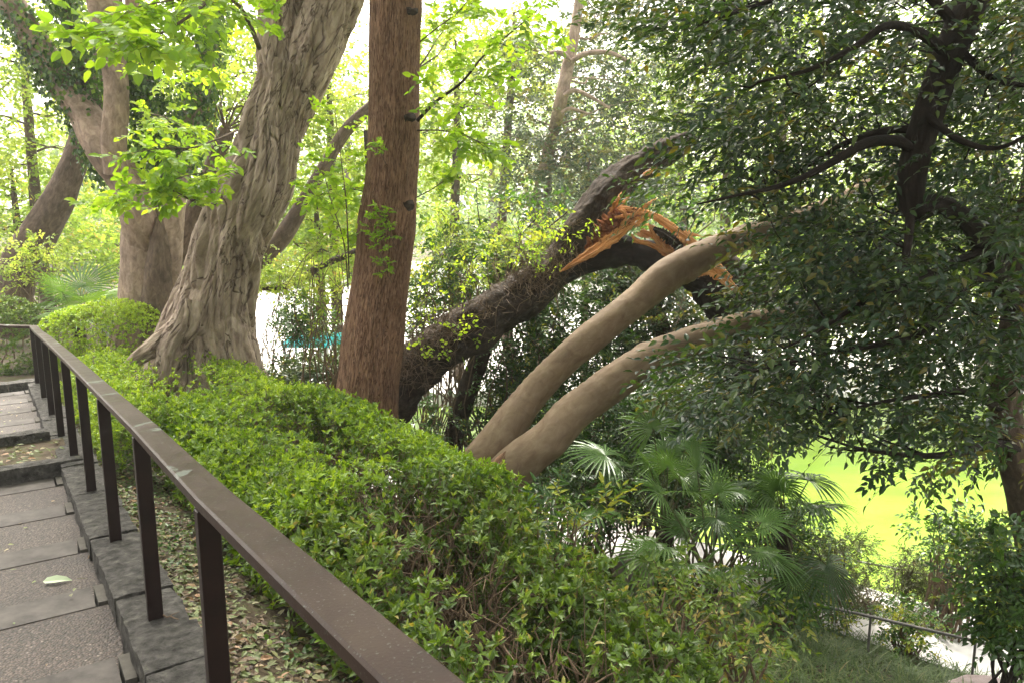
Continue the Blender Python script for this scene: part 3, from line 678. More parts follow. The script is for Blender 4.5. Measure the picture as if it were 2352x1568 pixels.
# ivy on the stems
rng = rs(12); mb = MB()
for lst, w, dens in [([(250, 400), (215, 300), (160, 215), (100, 130), (30, 20)], 84, 3600), ([(215, 230), (190, 130), (150, 20), (140, -20)], 70, 1300), ([(370, 410), (360, 300), (330, 200), (300, 60)], 90, 3000), ([(420, 380), (448, 240), (468, 130), (480, 20)], 90, 2600), ([(310, 560), (320, 620), (325, 680)], 26, 260), ([(300, 260), (290, 160), (260, 60)], 60, 500), ([(370, 450), (400, 400)], 60, 350)]:
    P = crom(np.array([D(x, y, Y2) for x, y in lst]), 60); k = rng.randint(0, 60, dens); r = px(w, Y2) / 2
    dd = norm(rng.normal(0, 1, (dens, 3)) * A(1, 1, .6)); pos = P[k] + dd * (r * rng.uniform(.6, 1.35, (dens, 1))) + rng.normal(0, .04, (dens, 3))
    leaves(mb, pos, rng.normal(0, .5, (dens, 3)) + A(0, 0, -1), dd + rng.normal(0, .3, (dens, 3)), rng.uniform(.05, .1, dens), .8, FAR, rng.normal(.42, .25, dens) + .3 * vn(pos * 2))
ivy = adopt(t2, mb.out('ivy', M['lf_ivy']))
# T1 leaning trunk at the far left
Y1 = 15
t1 = tree_root('leaning_tree', onground(20, 700, Y1), 'dark brown tree leaning right at the far left behind the fan palm')
trunk(t1, 'trunk', M['bark_mid'], [(0, 760, 110, Y1), (22, 680, 92, Y1), (52, 600, 80, Y1), (95, 530, 74, Y1), (140, 450, 62, Y1), (172, 370, 52, Y1), (196, 300, 46, Y1), (215, 200, 40, Y1), (250, 60, 34, Y1), (280, -120, 30, Y1)], 100, 32, kn(9, .1, (3, 1.2), .02, 5, 0, .005))

# T5 the broken tree
Y5 = 8.9
t5 = tree_root('broken_tree', onground(880, 960, Y5 + .1), 'dark leaning tree snapped open, with a long torn stub and burls', 'broken tree')
P5 = [(850, 960, 140, Y5), (905, 892, 128, Y5), (965, 836, 116, Y5), (1020, 790, 108, Y5), (1090, 748, 116, Y5), (1150, 708, 106, Y5), (1210, 672, 108, Y5), (1262, 628, 90, Y5), (1306, 577, 80, Y5), (1346, 516, 82, Y5), (1395, 452, 78, Y5), (1440, 405, 72, Y5 + .1), (1490, 370, 62, Y5 + .15), (1540, 345, 55, Y5 + .2), (1580, 327, 46, Y5 + .2), (1596, 318, 34, Y5 + .2)]
def d5(th, s, pos, rr):
    q = np.stack([np.cos(th) * 1.8, np.sin(th) * 1.8, s * 1.4], -1)
    d = fbm(q, 4) * .30 * rr + fbm(pos * A(9, 9, 9), 3) * .035 + fbm(pos * 26, 2) * .016
    return d + np.clip(vn(pos * A(2.6, 2.6, 2.6) + 4) - .35, 0, 1) * .11 * (s < 3.4)
trunk(t5, 'trunk', M['bark_dark'], P5, 260, 80, d5)
def d5b(th, s, pos, rr): return fbm(pos * 3, 4) * .35 * rr * 2 + (.4 - np.abs(vn(pos * A(7, 7, 12)))) * .06 + fbm(pos * 16, 3) * .03
trunk(t5, 'hanging_limb', M['bark_black'], [(1286, 636, 16, Y5 - .1), (1335, 610, 30, Y5 - .1), (1395, 584, 44, Y5 - .1), (1450, 577, 54, Y5 - .1), (1505, 592, 66, Y5 - .1), (1565, 618, 74, Y5 - .1), (1620, 655, 84, Y5 - .1), (1662, 695, 78, Y5 - .1), (1690, 745, 62, Y5), (1700, 800, 50, Y5), (1720, 900, 30, Y5)], 120, 40, d5b)
trunk(t5, 'hanging_limb', M['bark_dark'], [(1600, 560, 40, Y5 + .1), (1660, 610, 56, Y5), (1720, 660, 60, Y5), (1790, 700, 50, Y5), (1880, 720, 40, Y5), (1990, 700, 30, Y5)], 70, 28, d5b)
trunk(t5, 'branch', M['bark_dark'], [(1290, 650, 18, Y5 + .3), (1340, 625, 16, Y5 + .3), (1400, 608, 16, Y5 + .3), (1450, 598, 12, Y5 + .3)], 30, 10, kn(3, .1))
rng = rs(77)
mb = MB(); UP = A(.2, -1, .3)
def rb(mb, lst, th=.02, n=30, jag=.12, up=UP): ribbon(mb, [D(x, y, Y) for x, y, w, Y in lst], [px(w, Y) for x, y, w, Y in lst], th, norm(up), n, jag, rng)
YS = Y5 - .42
rb(mb, [(1286, 625, 3, YS), (1320, 603, 14, YS), (1360, 578, 22, YS), (1400, 550, 28, YS), (1432, 527, 24, YS), (1478, 498, 16, YS)], .03)
rb(mb, [(1310, 610, 3, YS - .03), (1350, 590, 9, YS - .05), (1390, 567, 10, YS - .05), (1420, 548, 4, YS - .05)], .015)
adopt(t5, mb.out('split_wood', M['wood']))
for lst in ([(1422, 476, 8, YS), (1460, 484, 14, YS), (1505, 497, 18, YS), (1545, 522, 18, YS), (1590, 552, 12, YS), (1625, 580, 8, YS)],
            [(1500, 500, 6, YS + .1), (1545, 528, 16, YS + .1), (1590, 560, 18, YS + .1), (1640, 600, 16, YS + .1), (1680, 640, 10, YS + .1)],
            [(1492, 522, 6, YS - .05), (1502, 540, 12, YS - .05), (1516, 560, 15, YS - .05), (1534, 582, 6, YS - .05)],
            [(1450, 538, 4, YS - .05), (1462, 552, 8, YS - .05), (1492, 560, 9, YS - .05), (1520, 574, 12, YS - .05), (1548, 580, 4, YS - .05)],
            [(1454, 556, 3, YS), (1480, 560, 7, YS), (1506, 570, 7, YS), (1528, 584, 12, YS), (1545, 588, 3, YS)],
            [(1470, 530, 6, YS), (1495, 540, 14, YS), (1525, 560, 16, YS), (1550, 580, 8, YS)],
            [(1598, 636, 6, YS + .1), (1625, 622, 22, YS + .1), (1655, 634, 30, YS + .1), (1684, 668, 10, YS + .1)],
            [(1635, 612, 8, YS + .1), (1655, 628, 16, YS + .1), (1690, 662, 12, YS + .1), (1705, 680, 4, YS + .1)],
            [(1474, 404, 3, Y5 - .3), (1488, 397, 12, Y5 - .3), (1510, 386, 5, Y5 - .3)],
            [(1412, 500, 6, YS), (1440, 496, 10, YS), (1465, 490, 6, YS)], [(1420, 482, 3, YS - .02), (1432, 486, 12, YS - .04), (1440, 506, 4, YS - .04)]):
    mb = MB(); rb(mb, lst, .018); adopt(t5, mb.out('splinter', M['wood']))
mb = MB()
rb(mb, [(1345, 575, 14, Y5 - .33), (1380, 545, 50, Y5 - .36), (1412, 515, 62, Y5 - .36), (1442, 500, 44, Y5 - .36), (1475, 500, 16, Y5 - .36)], .08, 50, .2)
for k in range(60):
    x, y = 1360 + rng.uniform(0, 100), 0; y = 572 - (x - 1360) * .8 + rng.uniform(-28, 22); L = rng.uniform(8, 26); an = rng.uniform(-.2, 1.6)
    rb(mb, [(x, y, 2, YS + .05), (x + L * .5 * math.cos(an), y - L * .5 * math.sin(an), 3, YS), (x + L * math.cos(an), y - L * math.sin(an), .6, YS - .02)], .004, 6)
adopt(t5, mb.out('torn_heartwood', M['rot']))
for k in range(24):                                    # ragged slivers fanning from the break
    x, y = rng.uniform(1395, 1560), 0; y = 505 + (x - 1440) * .30 + rng.uniform(-18, 30); L = rng.uniform(30, 80); an = rng.uniform(-.9, -.1) if x > 1450 else rng.uniform(.2, 1.2)
    mb = MB(); rb(mb, [(x, y, 3, YS + .08), (x + L * .35 * math.cos(an), y - L * .35 * math.sin(an) + rng.uniform(-4, 4), rng.uniform(6, 13), YS + rng.uniform(-.06, .1)), (x + L * .7 * math.cos(an), y - L * .7 * math.sin(an), rng.uniform(4, 9), YS + rng.uniform(-.06, .1)), (x + L * math.cos(an), y - L * math.sin(an), 1, YS)], .012, 26, .3)
    adopt(t5, mb.out('splinter', M['wood']))
mb = MB(); rb(mb, [(1500, 526, 14, YS - .02), (1525, 538, 26, YS - .04), (1548, 556, 28, YS - .04), (1568, 578, 16, YS)], .06, 40, .25); adopt(t5, mb.out('bark_flap', M['bark_dark']))
# burl twigs: tangles of dead shoots and roots sitting on the trunk
tw = MB(); lf = MB()
for (x, y, n_, sz) in [(945, 815, 240, .2), (1005, 755, 130, .15), (1040, 760, 90, .15), (1225, 620, 260, .2), (1200, 650, 130, .15), (1290, 590, 60, .12), (1110, 710, 60, .1), (930, 860, 130, .16), (1320, 520, 30, .1)]:
    c = D(x, y, Y5 - .28); P0 = c + rng.normal(0, 1, (n_, 3)) * A(sz, .08, sz * .55); dr = rng.normal(0, 1, (n_, 3)) * A(.8, .5, .8) + A(.1, -.1, .25)
    L = rng.uniform(.04, .17, n_)[:, None]; mid = P0 + norm(dr) * L; end = mid + norm(dr + rng.normal(0, .7, (n_, 3)) - A(0, 0, .35)) * L
    prisms(tw, P0, mid, .004, .003); prisms(tw, mid, end, .003, .0012)
for (x0, y0, x1, y1) in [(1000, 740, 985, 560), (1060, 720, 1090, 560), (1130, 690, 1120, 580), (950, 800, 880 + 90, 640), (1240, 600, 1180, 480), (1230, 610, 1250, 470), (1215, 600, 1140, 520), (1290, 560, 1280, 480), (1300, 540, 1200, 500), (1020, 740, 1010, 640), (970, 780, 1010, 700), (1180, 640, 1175, 440), (1080, 700, 1040, 600)]:
    a_, b_ = D(x0, y0, Y5 - .1), D(x1, y1, Y5 - rng.uniform(0, .5)); P = limb(tw, a_, b_, .008, .002, rng, 0, 10, 5, .05)
    q = crom(P, 12)[4::2]; sprays(lf, np.repeat(q, 2, 0), rng.normal(0, .6, (len(q) * 2, 3)) + A(0, 0, .4), .16, 4, .05, .55, NEAR, rng, vmean=.75, twig=tw, tr=.0015)
for (x, y, n_) in [(1240, 590, 26), (1290, 530, 12), (1330, 515, 10), (990, 800, 16), (1060, 760, 14)]:
    c = D(x, y, Y5 - .45); sprays(lf, c + rng.normal(0, 1, (n_, 3)) * A(.14, .1, .08), rng.normal(0, 1, (n_, 3)) + A(0, 0, .5), .12, 4, .05, .6, NEAR, rng, vmean=.8, twig=tw, tr=.0015)
adopt(t5, tw.out('dead_shoots', M['twig'])); adopt(t5, lf.out('shoot_leaves', M['lf_bright']))

# T6 the smooth forked tree
def d6(th, s, pos, rr):
    q = np.stack([np.cos(th) * .9, np.sin(th) * .9, s * 1.3], -1)
    wr = np.clip(vn(np.stack([np.cos(th) * .8, np.sin(th) * .8, s * 1.1 + 30], -1)) - .1, 0, 1)
    return fbm(q, 3) * .13 * rr + wr * np.sin(s * 75 + 3 * vn(pos * 4)) * .008 + fbm(pos * 12, 2) * .004 + np.clip(vn(pos * 5.5) - .55, 0, 1) * .05 + fbm(pos * 4, 2) * .012
t6 = tree_root('smooth_tree', onground(1130, 1130, 6.6), 'smooth grey-tan tree forking low into two long limbs that lean over the slope')
mb = MB(); P, R = pt([(960, 1260, 150, 6.8), (1040, 1135, 122, 6.7), (1114, 1054, 112, 6.62), (1170, 978, 97, 6.68), (1226, 902, 82, 6.8), (1296, 826, 77, 6.9), (1388, 750, 79, 7.05), (1458, 695, 78, 7.2), (1530, 636, 86, 7.3), (1592, 600, 84, 7.4), (1650, 572, 74, 7.5), (1712, 545, 66, 7.6), (1800, 515, 58, 7.7), (1920, 470, 50, 7.8), (2080, 380, 40, 8)])
tube(mb, P, R * .9, 300, 64, d6); adopt(t6, mb.out('trunk', M['bark_smooth'], smooth=True))
mb = MB(); P, R = pt([(1040, 1270, 140, 6.6), (1100, 1168, 130, 6.5), (1152, 1106, 122, 6.4), (1206, 1054, 112, 6.32), (1262, 1010, 102, 6.3), (1310, 955, 98, 6.35), (1362, 912, 96, 6.4), (1420, 868, 92, 6.45), (1480, 832, 92, 6.5), (1545, 802, 88, 6.6), (1610, 778, 84, 6.7), (1680, 758, 78, 6.8), (1760, 742, 70, 6.9), (1880, 735, 60, 7.1), (2050, 700, 46, 7.4)])
tube(mb, P, R * .91, 300, 64, d6); adopt(t6, mb.out('limb', M['bark_smooth'], smooth=True))
trunk(t6, 'crotch_callus', M['bark_fissure'], [(1186, 1016, 6, 6.45), (1166, 1042, 20, 6.3), (1146, 1068, 34, 6.24), (1126, 1104, 42, 6.22), (1112, 1160, 40, 6.25)], 40, 20, knotty(4, .3, (3, 5), .01, 6, 0, .004))

# ------------------------------------------------------------------ hedges of clipped azalea
def hedge_patch(root, s0, s1, t0, t1, top, nt, seed, leaf, mat, vm, name='foliage', fill=.16, lump=.09, K=6, low=.0, openf=0.0, twigm='twig', stems=60, ends=(1, 1)):
    """a rounded strip of clipped shrub along the kerb; top(s, t) is its height"""
    rng = rs(seed); mb, tw = MB(), MB()
    u = rng.uniform(0, 1, nt); s = s0 + (s1 - s0) * u; a = rng.uniform(0, 1, nt)
    th = (a * 1.0) * math.pi                          # section angle: 0 = railing side, pi = slope side
    tm, tw2 = .5 * (t0 + t1), .5 * (t1 - t0)
    sq = lambda c: np.sign(c) * np.abs(c) ** .42
    t = tm - tw2 * sq(np.cos(th))
    X, Y = xy(s, t); g = gz(X, Y); zt_ = top(s, t)
    hgt = zt_ - g
    z = g + hgt * (low + (1 - low) * np.abs(np.sin(th)) ** .5)
    end = np.minimum(s - s0 if ends[0] else 9, s1 - s if ends[1] else 9); endf = np.clip(end / .45, 0, 1) ** .5; z = g + (z - g) * (.35 + .65 * endf); 
    nrm = np.stack([-np.cos(th) * N2[0], -np.cos(th) * N2[1], .35 + np.sin(th)], -1)
    P = np.stack([X, Y, z], -1); dep = rng.uniform(0, 1, nt) ** 2 * fill * (1 + 3 * openf); dep = np.where(rng.uniform(0, 1, nt) < .28, rng.uniform(.08, .5, nt), dep)
    P = P - norm(nrm) * dep[:, None] + norm(nrm) * (vn(P * 2.3 + seed) * lump)[:, None] + rng.normal(0, .02, (nt, 3))
    keep = rng.uniform(0, 1, nt) > openf * (.5 + .9 * (vn(P * 3.1 + 5) > -.1))
    P, nrm, dep = P[keep], nrm[keep], dep[keep]
    dr = norm(nrm) * .7 + rng.normal(0, .45, P.shape) + A(0, 0, .45)
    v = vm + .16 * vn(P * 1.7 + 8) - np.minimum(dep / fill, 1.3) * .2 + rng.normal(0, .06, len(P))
    sprays(mb, P - norm(dr) * .05, dr, .085, K, leaf, .42, NEAR, rng, droop=.0, ang=.95, vmean=v, vsd=.1, twig=tw, tr=.0018, whorl=True)
    n = int(len(P) * .25); q = P[rng.randint(0, len(P), n)] + rng.normal(0, .02, (n, 3)) + A(0, 0, .02)
    sprays(mb, q, rng.normal(0, .35, (n, 3)) + A(0, 0, 1), .05, 5, leaf * .62, .4, NEAR, rng, droop=0, ang=.55, vmean=min(vm + .3, .95), vsd=.06, whorl=True)
    # woody stems from the ground into the leaves
    for k in range(stems):
        ss, tt = rng.uniform(s0 + .1, s1 - .1), rng.uniform(tm - tw2 * .5, tm + tw2 * .5); x, y = xy(ss, tt); p0 = G3(x, y, -.03)
        for j in range(rng.randint(3, 6)):
            s2, t2 = ss + rng.normal(0, .22), np.clip(tt + rng.normal(0, .3), t0 + .05, t1 - .05); x2, y2 = xy(s2, t2)
            p1 = A(x2, y2, float(gz(x2, y2)) + (float(top(s2, t2)) - float(gz(x2, y2))) * rng.uniform(.6, .93))
            Pm = limb(tw, p0, p1, rng.uniform(.006, .012), .003, rng, .05, 9, 5, .09)
            m_ = 5; b0 = crom(Pm, 20)[rng.randint(6, 19, m_)]; prisms(tw, b0, b0 + rng.normal(0, .09, (m_, 3)) + A(0, 0, .07), .0035, .0015)
    adopt(root, mb.out(name, mat)); adopt(root, tw.out('stems', M[twigm]))
def htop(s, t):
    y = O2[1] + U2[1] * s + N2[1] * t
    return EYE - (1.45 + .05 * y) + .02 * np.sin(s * 2.1)
h1 = thing('azalea_hedge', tuple(G3(*xy(6, 1.3))), 'bright clipped azalea hedge behind the far railing, in front of the twisted trunk', 'hedge')
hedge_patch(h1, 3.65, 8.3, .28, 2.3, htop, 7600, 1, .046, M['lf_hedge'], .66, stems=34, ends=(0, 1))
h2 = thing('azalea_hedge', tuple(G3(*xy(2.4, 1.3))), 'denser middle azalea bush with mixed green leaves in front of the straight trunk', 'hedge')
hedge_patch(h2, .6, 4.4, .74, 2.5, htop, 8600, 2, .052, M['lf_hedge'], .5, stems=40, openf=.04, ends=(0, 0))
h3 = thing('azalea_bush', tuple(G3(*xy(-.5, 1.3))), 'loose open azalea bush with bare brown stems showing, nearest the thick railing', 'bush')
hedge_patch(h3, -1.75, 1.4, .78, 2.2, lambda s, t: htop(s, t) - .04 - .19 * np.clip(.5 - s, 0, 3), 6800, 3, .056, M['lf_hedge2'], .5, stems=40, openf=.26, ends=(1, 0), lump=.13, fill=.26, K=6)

def bush(name, c, R, n, seed, leaf, mat, vm, label, box=.5, K=6, stems=24, cat='bush', tpl=NEAR, ang=.9, wid=.45, group=None, twm='twig'):
    """a free-standing clipped bush; box 0 = ball, 1 = nearly square"""
    rng = rs(seed); root = thing(name, (c[0], c[1], float(gz(c[0], c[1]))), label, cat, group); mb, tw = MB(), MB()
    d = norm(rng.normal(0, 1, (n, 3))); d[:, 2] = np.where(d[:, 2] < -.75, -d[:, 2], d[:, 2])
    q = np.sign(d) * np.abs(d) ** (1 - box * .55); q = q / np.maximum(1e-6, (np.abs(q) ** 3).sum(1, keepdims=True) ** (1 / 3))
    P = np.array(c) + q * np.array(R) * (1 - rng.uniform(0, 1, (n, 1)) ** 2 * .28); P += d * (vn(P * 2.5 + seed) * .08)[:, None]
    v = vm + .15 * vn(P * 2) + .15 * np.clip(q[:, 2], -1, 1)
    sprays(mb, P - d * .03, d + rng.normal(0, .4, P.shape) + A(0, 0, .5), leaf * 1.8, K, leaf, wid, tpl, rng, droop=0, ang=ang, vmean=v, vsd=.1, twig=tw, tr=.002, whorl=True)
    for k in range(stems):
        b = A(c[0] + rng.normal(0, R[0] * .2), c[1] + rng.normal(0, R[1] * .2), 0); b[2] = float(gz(b[0], b[1])) - .03
        limb(tw, b, np.array(c) + ball(rng, 1)[0] * np.array(R) * .85, .011, .003, rng, .03)
    adopt(root, mb.out('foliage', mat)); adopt(root, tw.out('stems', M[twm])); return root
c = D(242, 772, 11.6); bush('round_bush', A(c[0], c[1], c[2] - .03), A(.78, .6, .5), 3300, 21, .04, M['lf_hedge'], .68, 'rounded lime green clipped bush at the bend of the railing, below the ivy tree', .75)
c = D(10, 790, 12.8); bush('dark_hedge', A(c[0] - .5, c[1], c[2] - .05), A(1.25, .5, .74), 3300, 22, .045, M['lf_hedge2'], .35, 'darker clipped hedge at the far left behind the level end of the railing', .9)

# ------------------------------------------------------------------ fan palms
def fan(mb, P, a, R, rng, nseg=26, spread=2.3, droop=.35, v=.5):
    a = norm(a); side = norm(np.cross(a, A(0, 0, 1)) + rng.normal(0, .12, 3)); nrm = np.cross(side, a)
    ph = np.linspace(-spread, spread, nseg); dphi = ph[1] - ph[0]
    tt = np.array([0, .25, .5, .75, 1.0]); tw_ = np.array([0, 1, 1.0, .62, 0])
    V, F = [], []
    for i, p in enumerate(ph):
        L = R * (.72 + .28 * math.cos(p * .6)) * rng.uniform(.9, 1.05); d = a * math.cos(p) + side * math.sin(p); q = -a * math.sin(p) + side * math.cos(p)
        dr = droop * rng.uniform(.5, 1.4)
        base = len(V)
        for j, t in enumerate(tt):
            hw = min(t * L, .5 * L) * math.tan(dphi / 2) * tw_[j] * .72 if j else .002
            c = P + d * L * t * (1 - .12 * dr * t) + nrm * (.10 * L * t * (1 - t)) - A(0, 0, 1) * (dr * L * max(0, t - .25) ** 1.8)
            V += [c + q * hw + nrm * 0, c - nrm * hw * .55, c - q * hw]
        for j in range(4):
            b = base + j * 3; F += [(b, b + 3, b + 4, b + 1), (b + 1, b + 4, b + 5, b + 2)]
    mb.add(np.array(V), F, v + rng.normal(0, .08))
def palm(name, base, h, nf, R, pet, seed, label, fronds=None, trunk_r=.07, vm=.5, droop=.4, wid=2.3, group=None):
    rng = rs(seed); root = thing(name, tuple(base), label, 'palm', group)
    mb = MB(); top = A(*base) + A(rng.normal(0, .03), 0, h)
    tube(mb, [A(*base) - A(0, 0, .15), A(*base) + A(.01, 0, h * .5), top], [trunk_r * 1.1, trunk_r, trunk_r * 1.15], 40, 20, lambda th, s, pos, rr: fbm(pos * 30, 2) * .03 + .01 * np.sin(s * 60 + th * 2))
    adopt(root, mb.out('trunk', M['bark_dark'], smooth=True))
    for k in range(nf):
        if fronds and k < len(fronds): az, el, pl, rr = fronds[k]
        else: az, el, pl, rr = k * 2.4 + rng.uniform(-.3, .3), rng.uniform(.65, 1.4), pet * rng.uniform(.75, 1.05), R * rng.uniform(.8, 1.05)
        d0 = A(math.cos(az) * math.cos(el), math.sin(az) * math.cos(el), math.sin(el))
        P = [top]; dd = d0.copy()
        for j in range(5): P.append(P[-1] + norm(dd) * pl / 5); dd = dd - A(0, 0, .10 * (j + 1) * (1.2 - el * .5) * .6)
        st_ = MB(); tube(st_, P, np.linspace(.011, .005, 6), 10, 6, cap=False)
        lf_ = MB(); fan(lf_, P[-1], norm(dd) + A(0, 0, -.1), rr, rng, 28, wid, droop * rng.uniform(.7, 1.4), vm + rng.normal(0, .12))
        f = adopt(root, lf_.out('frond', M['lf_palm'])); adopt(root, st_.out('petiole', M['twig_green']), f)
    return root
pA = onground(1520, 1360, 6.9); pB = onground(1632, 1405, 6.4)
palm('fan_palm', pB, .35, 16, .36, .66, 41, 'full fan palm with glossy drooping fronds in the middle of the slope',
     [(2.2, 1.4, 1.05, .40), (1.2, 1.35, .85, .36), (2.8, 1.15, .95, .36), (3.4, .9, .75, .36), (.3, 1.0, .75, .4), (5.0, 1.2, .6, .38), (-.2, .8, .6, .38), (4.0, .9, .6, .38)], .06)
palm('fan_palm', pA, .75, 15, .36, .7, 42, 'fan palm with its fronds raised highest, below the smooth forked limbs', [(1.9, 1.3, .95, .5), (2.9, 1.0, .9, .5), (1.0, 1.1, .8, .45), (3.5, .6, .8, .45), (4.3, .3, .6, .45), (5.5, .7, .6, .45)], .07)
pC = onground(1790, 1420, 6.9)
palm('fan_palm', pC, 1.0, 11, .4, .45, 43, 'shaded fan palm with hanging fronds on the lake side of the other palms', [(2.5, .8, .6, .5), (.8, .9, .6, .45), (4.6, -.2, .5, .45), (5.4, -.1, .45, .5)], .06, .25, .65)
c = D(180, 730, 13.2); palm('fan_palm', (c[0], c[1], float(gz(c[0], c[1]))), 1.15, 11, .75, .62, 44, 'fan palm with stiff upright fronds at the far left behind the round bush', [(1.7, 1.2, .7, .8), (2.6, .7, .8, .8), (.6, .8, .8, .8), (3.3, .3, .7, .7), (0, .4, .6, .7)], .09, .5, .15)

# ------------------------------------------------------------------ the big dark evergreen on the right
YD = 5.6
td = tree_root('dark_evergreen', G3(4.35, 6.4), 'big shaded evergreen at the right edge with long branches sweeping down to the left')
mb = MB()
Pt, Rt = pt([(2420, 1400, 100, 6.3), (2370, 1180, 92, 6.2), (2326, 1020, 80, 6.1), (2310, 940, 68, 6.1), (2322, 820, 62, 6.1), (2342, 680, 64, 6.1), (2368, 520, 62, 6.1), (2400, 300, 60, 6.1), (2440, -100, 56, 6.1), (2480, -500, 50, 6.1)])
tube(mb, Pt, Rt, 120, 40, kn(5, .09, (3, 1.4), .012, 7, .2, .006)); adopt(td, mb.out('trunk', M['bark_mid'], smooth=True))
mb = MB()
Pl, Rl = pt([(2330, 720, 44, 6.1), (2290, 640, 46, 5.9), (2262, 570, 44, 5.8), (2215, 500, 40, 5.7), (2150, 470, 44, 5.6), (2100, 480, 50, 5.5), (2092, 420, 56, 5.5), (2105, 350, 58, 5.5), (2128, 270, 60, 5.5), (2160, 180, 62, 5.5), (2195, 90, 66, 5.5), (2232, 0, 70, 5.5), (2280, -140, 70, 5.5), (2340, -400, 60, 5.5)])
tube(mb, Pl, Rl, 160, 32, kn(6, .08, (3, 1.4), .012, 7, .2, .006)); adopt(td, mb.out('limb', M['bark_black'], smooth=True))
brs = [[(2105, 350, 26, 5.5), (2060, 325, 24, 5.4), (1990, 330, 22, 5.3), (1900, 380, 17, 5.2), (1800, 425, 12, 5.1), (1690, 450, 7, 5), (1600, 470, 4, 5)],
       [(2120, 300, 20, 5.5), (2040, 300, 16, 5.6), (1940, 330, 12, 5.7), (1860, 380, 8, 5.8), (1760, 430, 5, 5.9)],
       [(2180, 130, 26, 5.5), (2120, 80, 22, 5.3), (2040, 60, 18, 5.1), (1960, 110, 14, 5), (1860, 160, 10, 4.9), (1740, 190, 6, 4.8)],
       [(2200, 60, 24, 5.5), (2100, -30, 20, 5.4), (1950, -40, 16, 5.2), (1780, 0, 11, 5), (1600, 60, 6, 4.9)],
       [(2290, 640, 26, 5.9), (2230, 640, 24, 5.7), (2180, 700, 22, 5.5), (2120, 760, 20, 5.3), (2020, 790, 14, 5.2), (1900, 810, 9, 5.1), (1740, 850, 5, 5)],
       [(2262, 570, 22, 5.8), (2180, 610, 20, 5.6), (2090, 650, 18, 5.4), (1990, 690, 13, 5.2), (1880, 760, 8, 5.1), (1800, 800, 5, 5)],
       [(2370, 1040, 30, 6.1), (2290, 1020, 22, 5.9), (2200, 1040, 18, 5.7), (2100, 1045, 13, 5.6), (1980, 1030, 8, 5.5), (1880, 1000, 5, 5.4)],
       [(2310, 940, 26, 6.1), (2220, 900, 18, 5.8), (2150, 905, 14, 5.6), (2040, 920, 9, 5.4), (1900, 950, 5, 5.3)],
       [(2092, 480, 22, 5.5), (2085, 560, 18, 5.3), (2060, 640, 14, 5.2), (1980, 700, 8, 5)],
       [(2110, 250, 18, 5.5), (2200, 320, 14, 5.2), (2290, 340, 10, 5), (2380, 300, 8, 4.9)],
       [(2190, 100, 18, 5.5), (2280, 180, 14, 5.3), (2380, 200, 8, 5)]]
mb = MB(); BR = []
for b in brs:
    P, R = pt(b); BR.append(crom(P, 30)); tube(mb, P, R, 40, 12, kn(3, .1, (2, 3)), cap=False)
# side branches and leafy sprays
rng = rs(99); 
poly = np.array([(1400, -60), (1440, 70), (1530, 120), (1600, 210), (1640, 300), (1600, 400), (1500, 440), (1530, 470), (1640, 490), (1720, 560), (1740, 640), (1700, 690), (1720, 760), (1660, 810), (1610, 840), (1540, 900), (1530, 930), (1640, 950), (1760, 980), (1880, 925), (1960, 950), (2040, 1010), (2110, 1070), (2180, 1040), (2280, 1050), (2380, 1020), (2450, 900), (2450, -60)])
def inside(x, y, pl):
    r = False; j = len(pl) - 1
    for i in range(len(pl)):
        if (pl[i][1] > y) != (pl[j][1] > y) and x < (pl[j][0] - pl[i][0]) * (y - pl[i][1]) / (pl[j][1] - pl[i][1]) + pl[i][0]: r = not r
        j = i
    return r
cl = []
# keep the cleft of bright background between the upper-left tuft and the main mass
gap = [(1590, 130), (1900, 110), (1800, 200), (1700, 240), (1640, 220)]
while len(cl) < 450:
    x, y = rng.uniform(1380, 2460), rng.uniform(-80, 1180)
    if not inside(x, y, poly): continue
    if inside(x, y, gap) and rng.uniform() < .8: continue
    if y < 150 and x < 1850 and rng.uniform() < .15: continue
    if 1395 < x < 1745 and 450 < y < 810 and rng.uniform() < .92: continue
    if 1900 < x < 2330 and 860 < y < 960 and rng.uniform() < .65: continue
    if x > 1950 and y < 900 and rng.uniform() < .25: continue
    cl.append(D(x, y, rng.uniform(5.9, 8.0) if abs(x - (2100 + max(0, 350 - y) * .36)) < 90 and y < 560 else rng.uniform(4.8, 7.6)))
cl = np.array(cl); allb = np.concatenate(BR)
for c in cl[::2]:
    q = allb[np.argmin(((allb - c) ** 2 * A(1, .4, 1)).sum(1) + rng.uniform(0, .15, len(allb)))]; limb(mb, q, c, .008, .002, rng, .06, 9, 4, .07)
adopt(td, mb.out('branches', M['bark_black'], smooth=True))
mb, tw = MB(), MB()
clusters(mb, tw, cl, .30, 11, 8, .080, .44, NEAR, rng, flat=.45, lean=A(-.85, -.1, -.22), ln=.36, droop=.16, up=1.3, vmean=.42, vcl=.2, ang=.85, tr=.0022)
adopt(td, mb.out('crown', M['lf_dark'])); adopt(td, tw.out('twigs', M['twig_dark']))
crown_over(td, 4.2, 4.6, 4.0, 3.8, 210, 34, M['lf_dark'], .16, (4.4, 5.6, EYE + 3), 1.0, 'upper_crown')

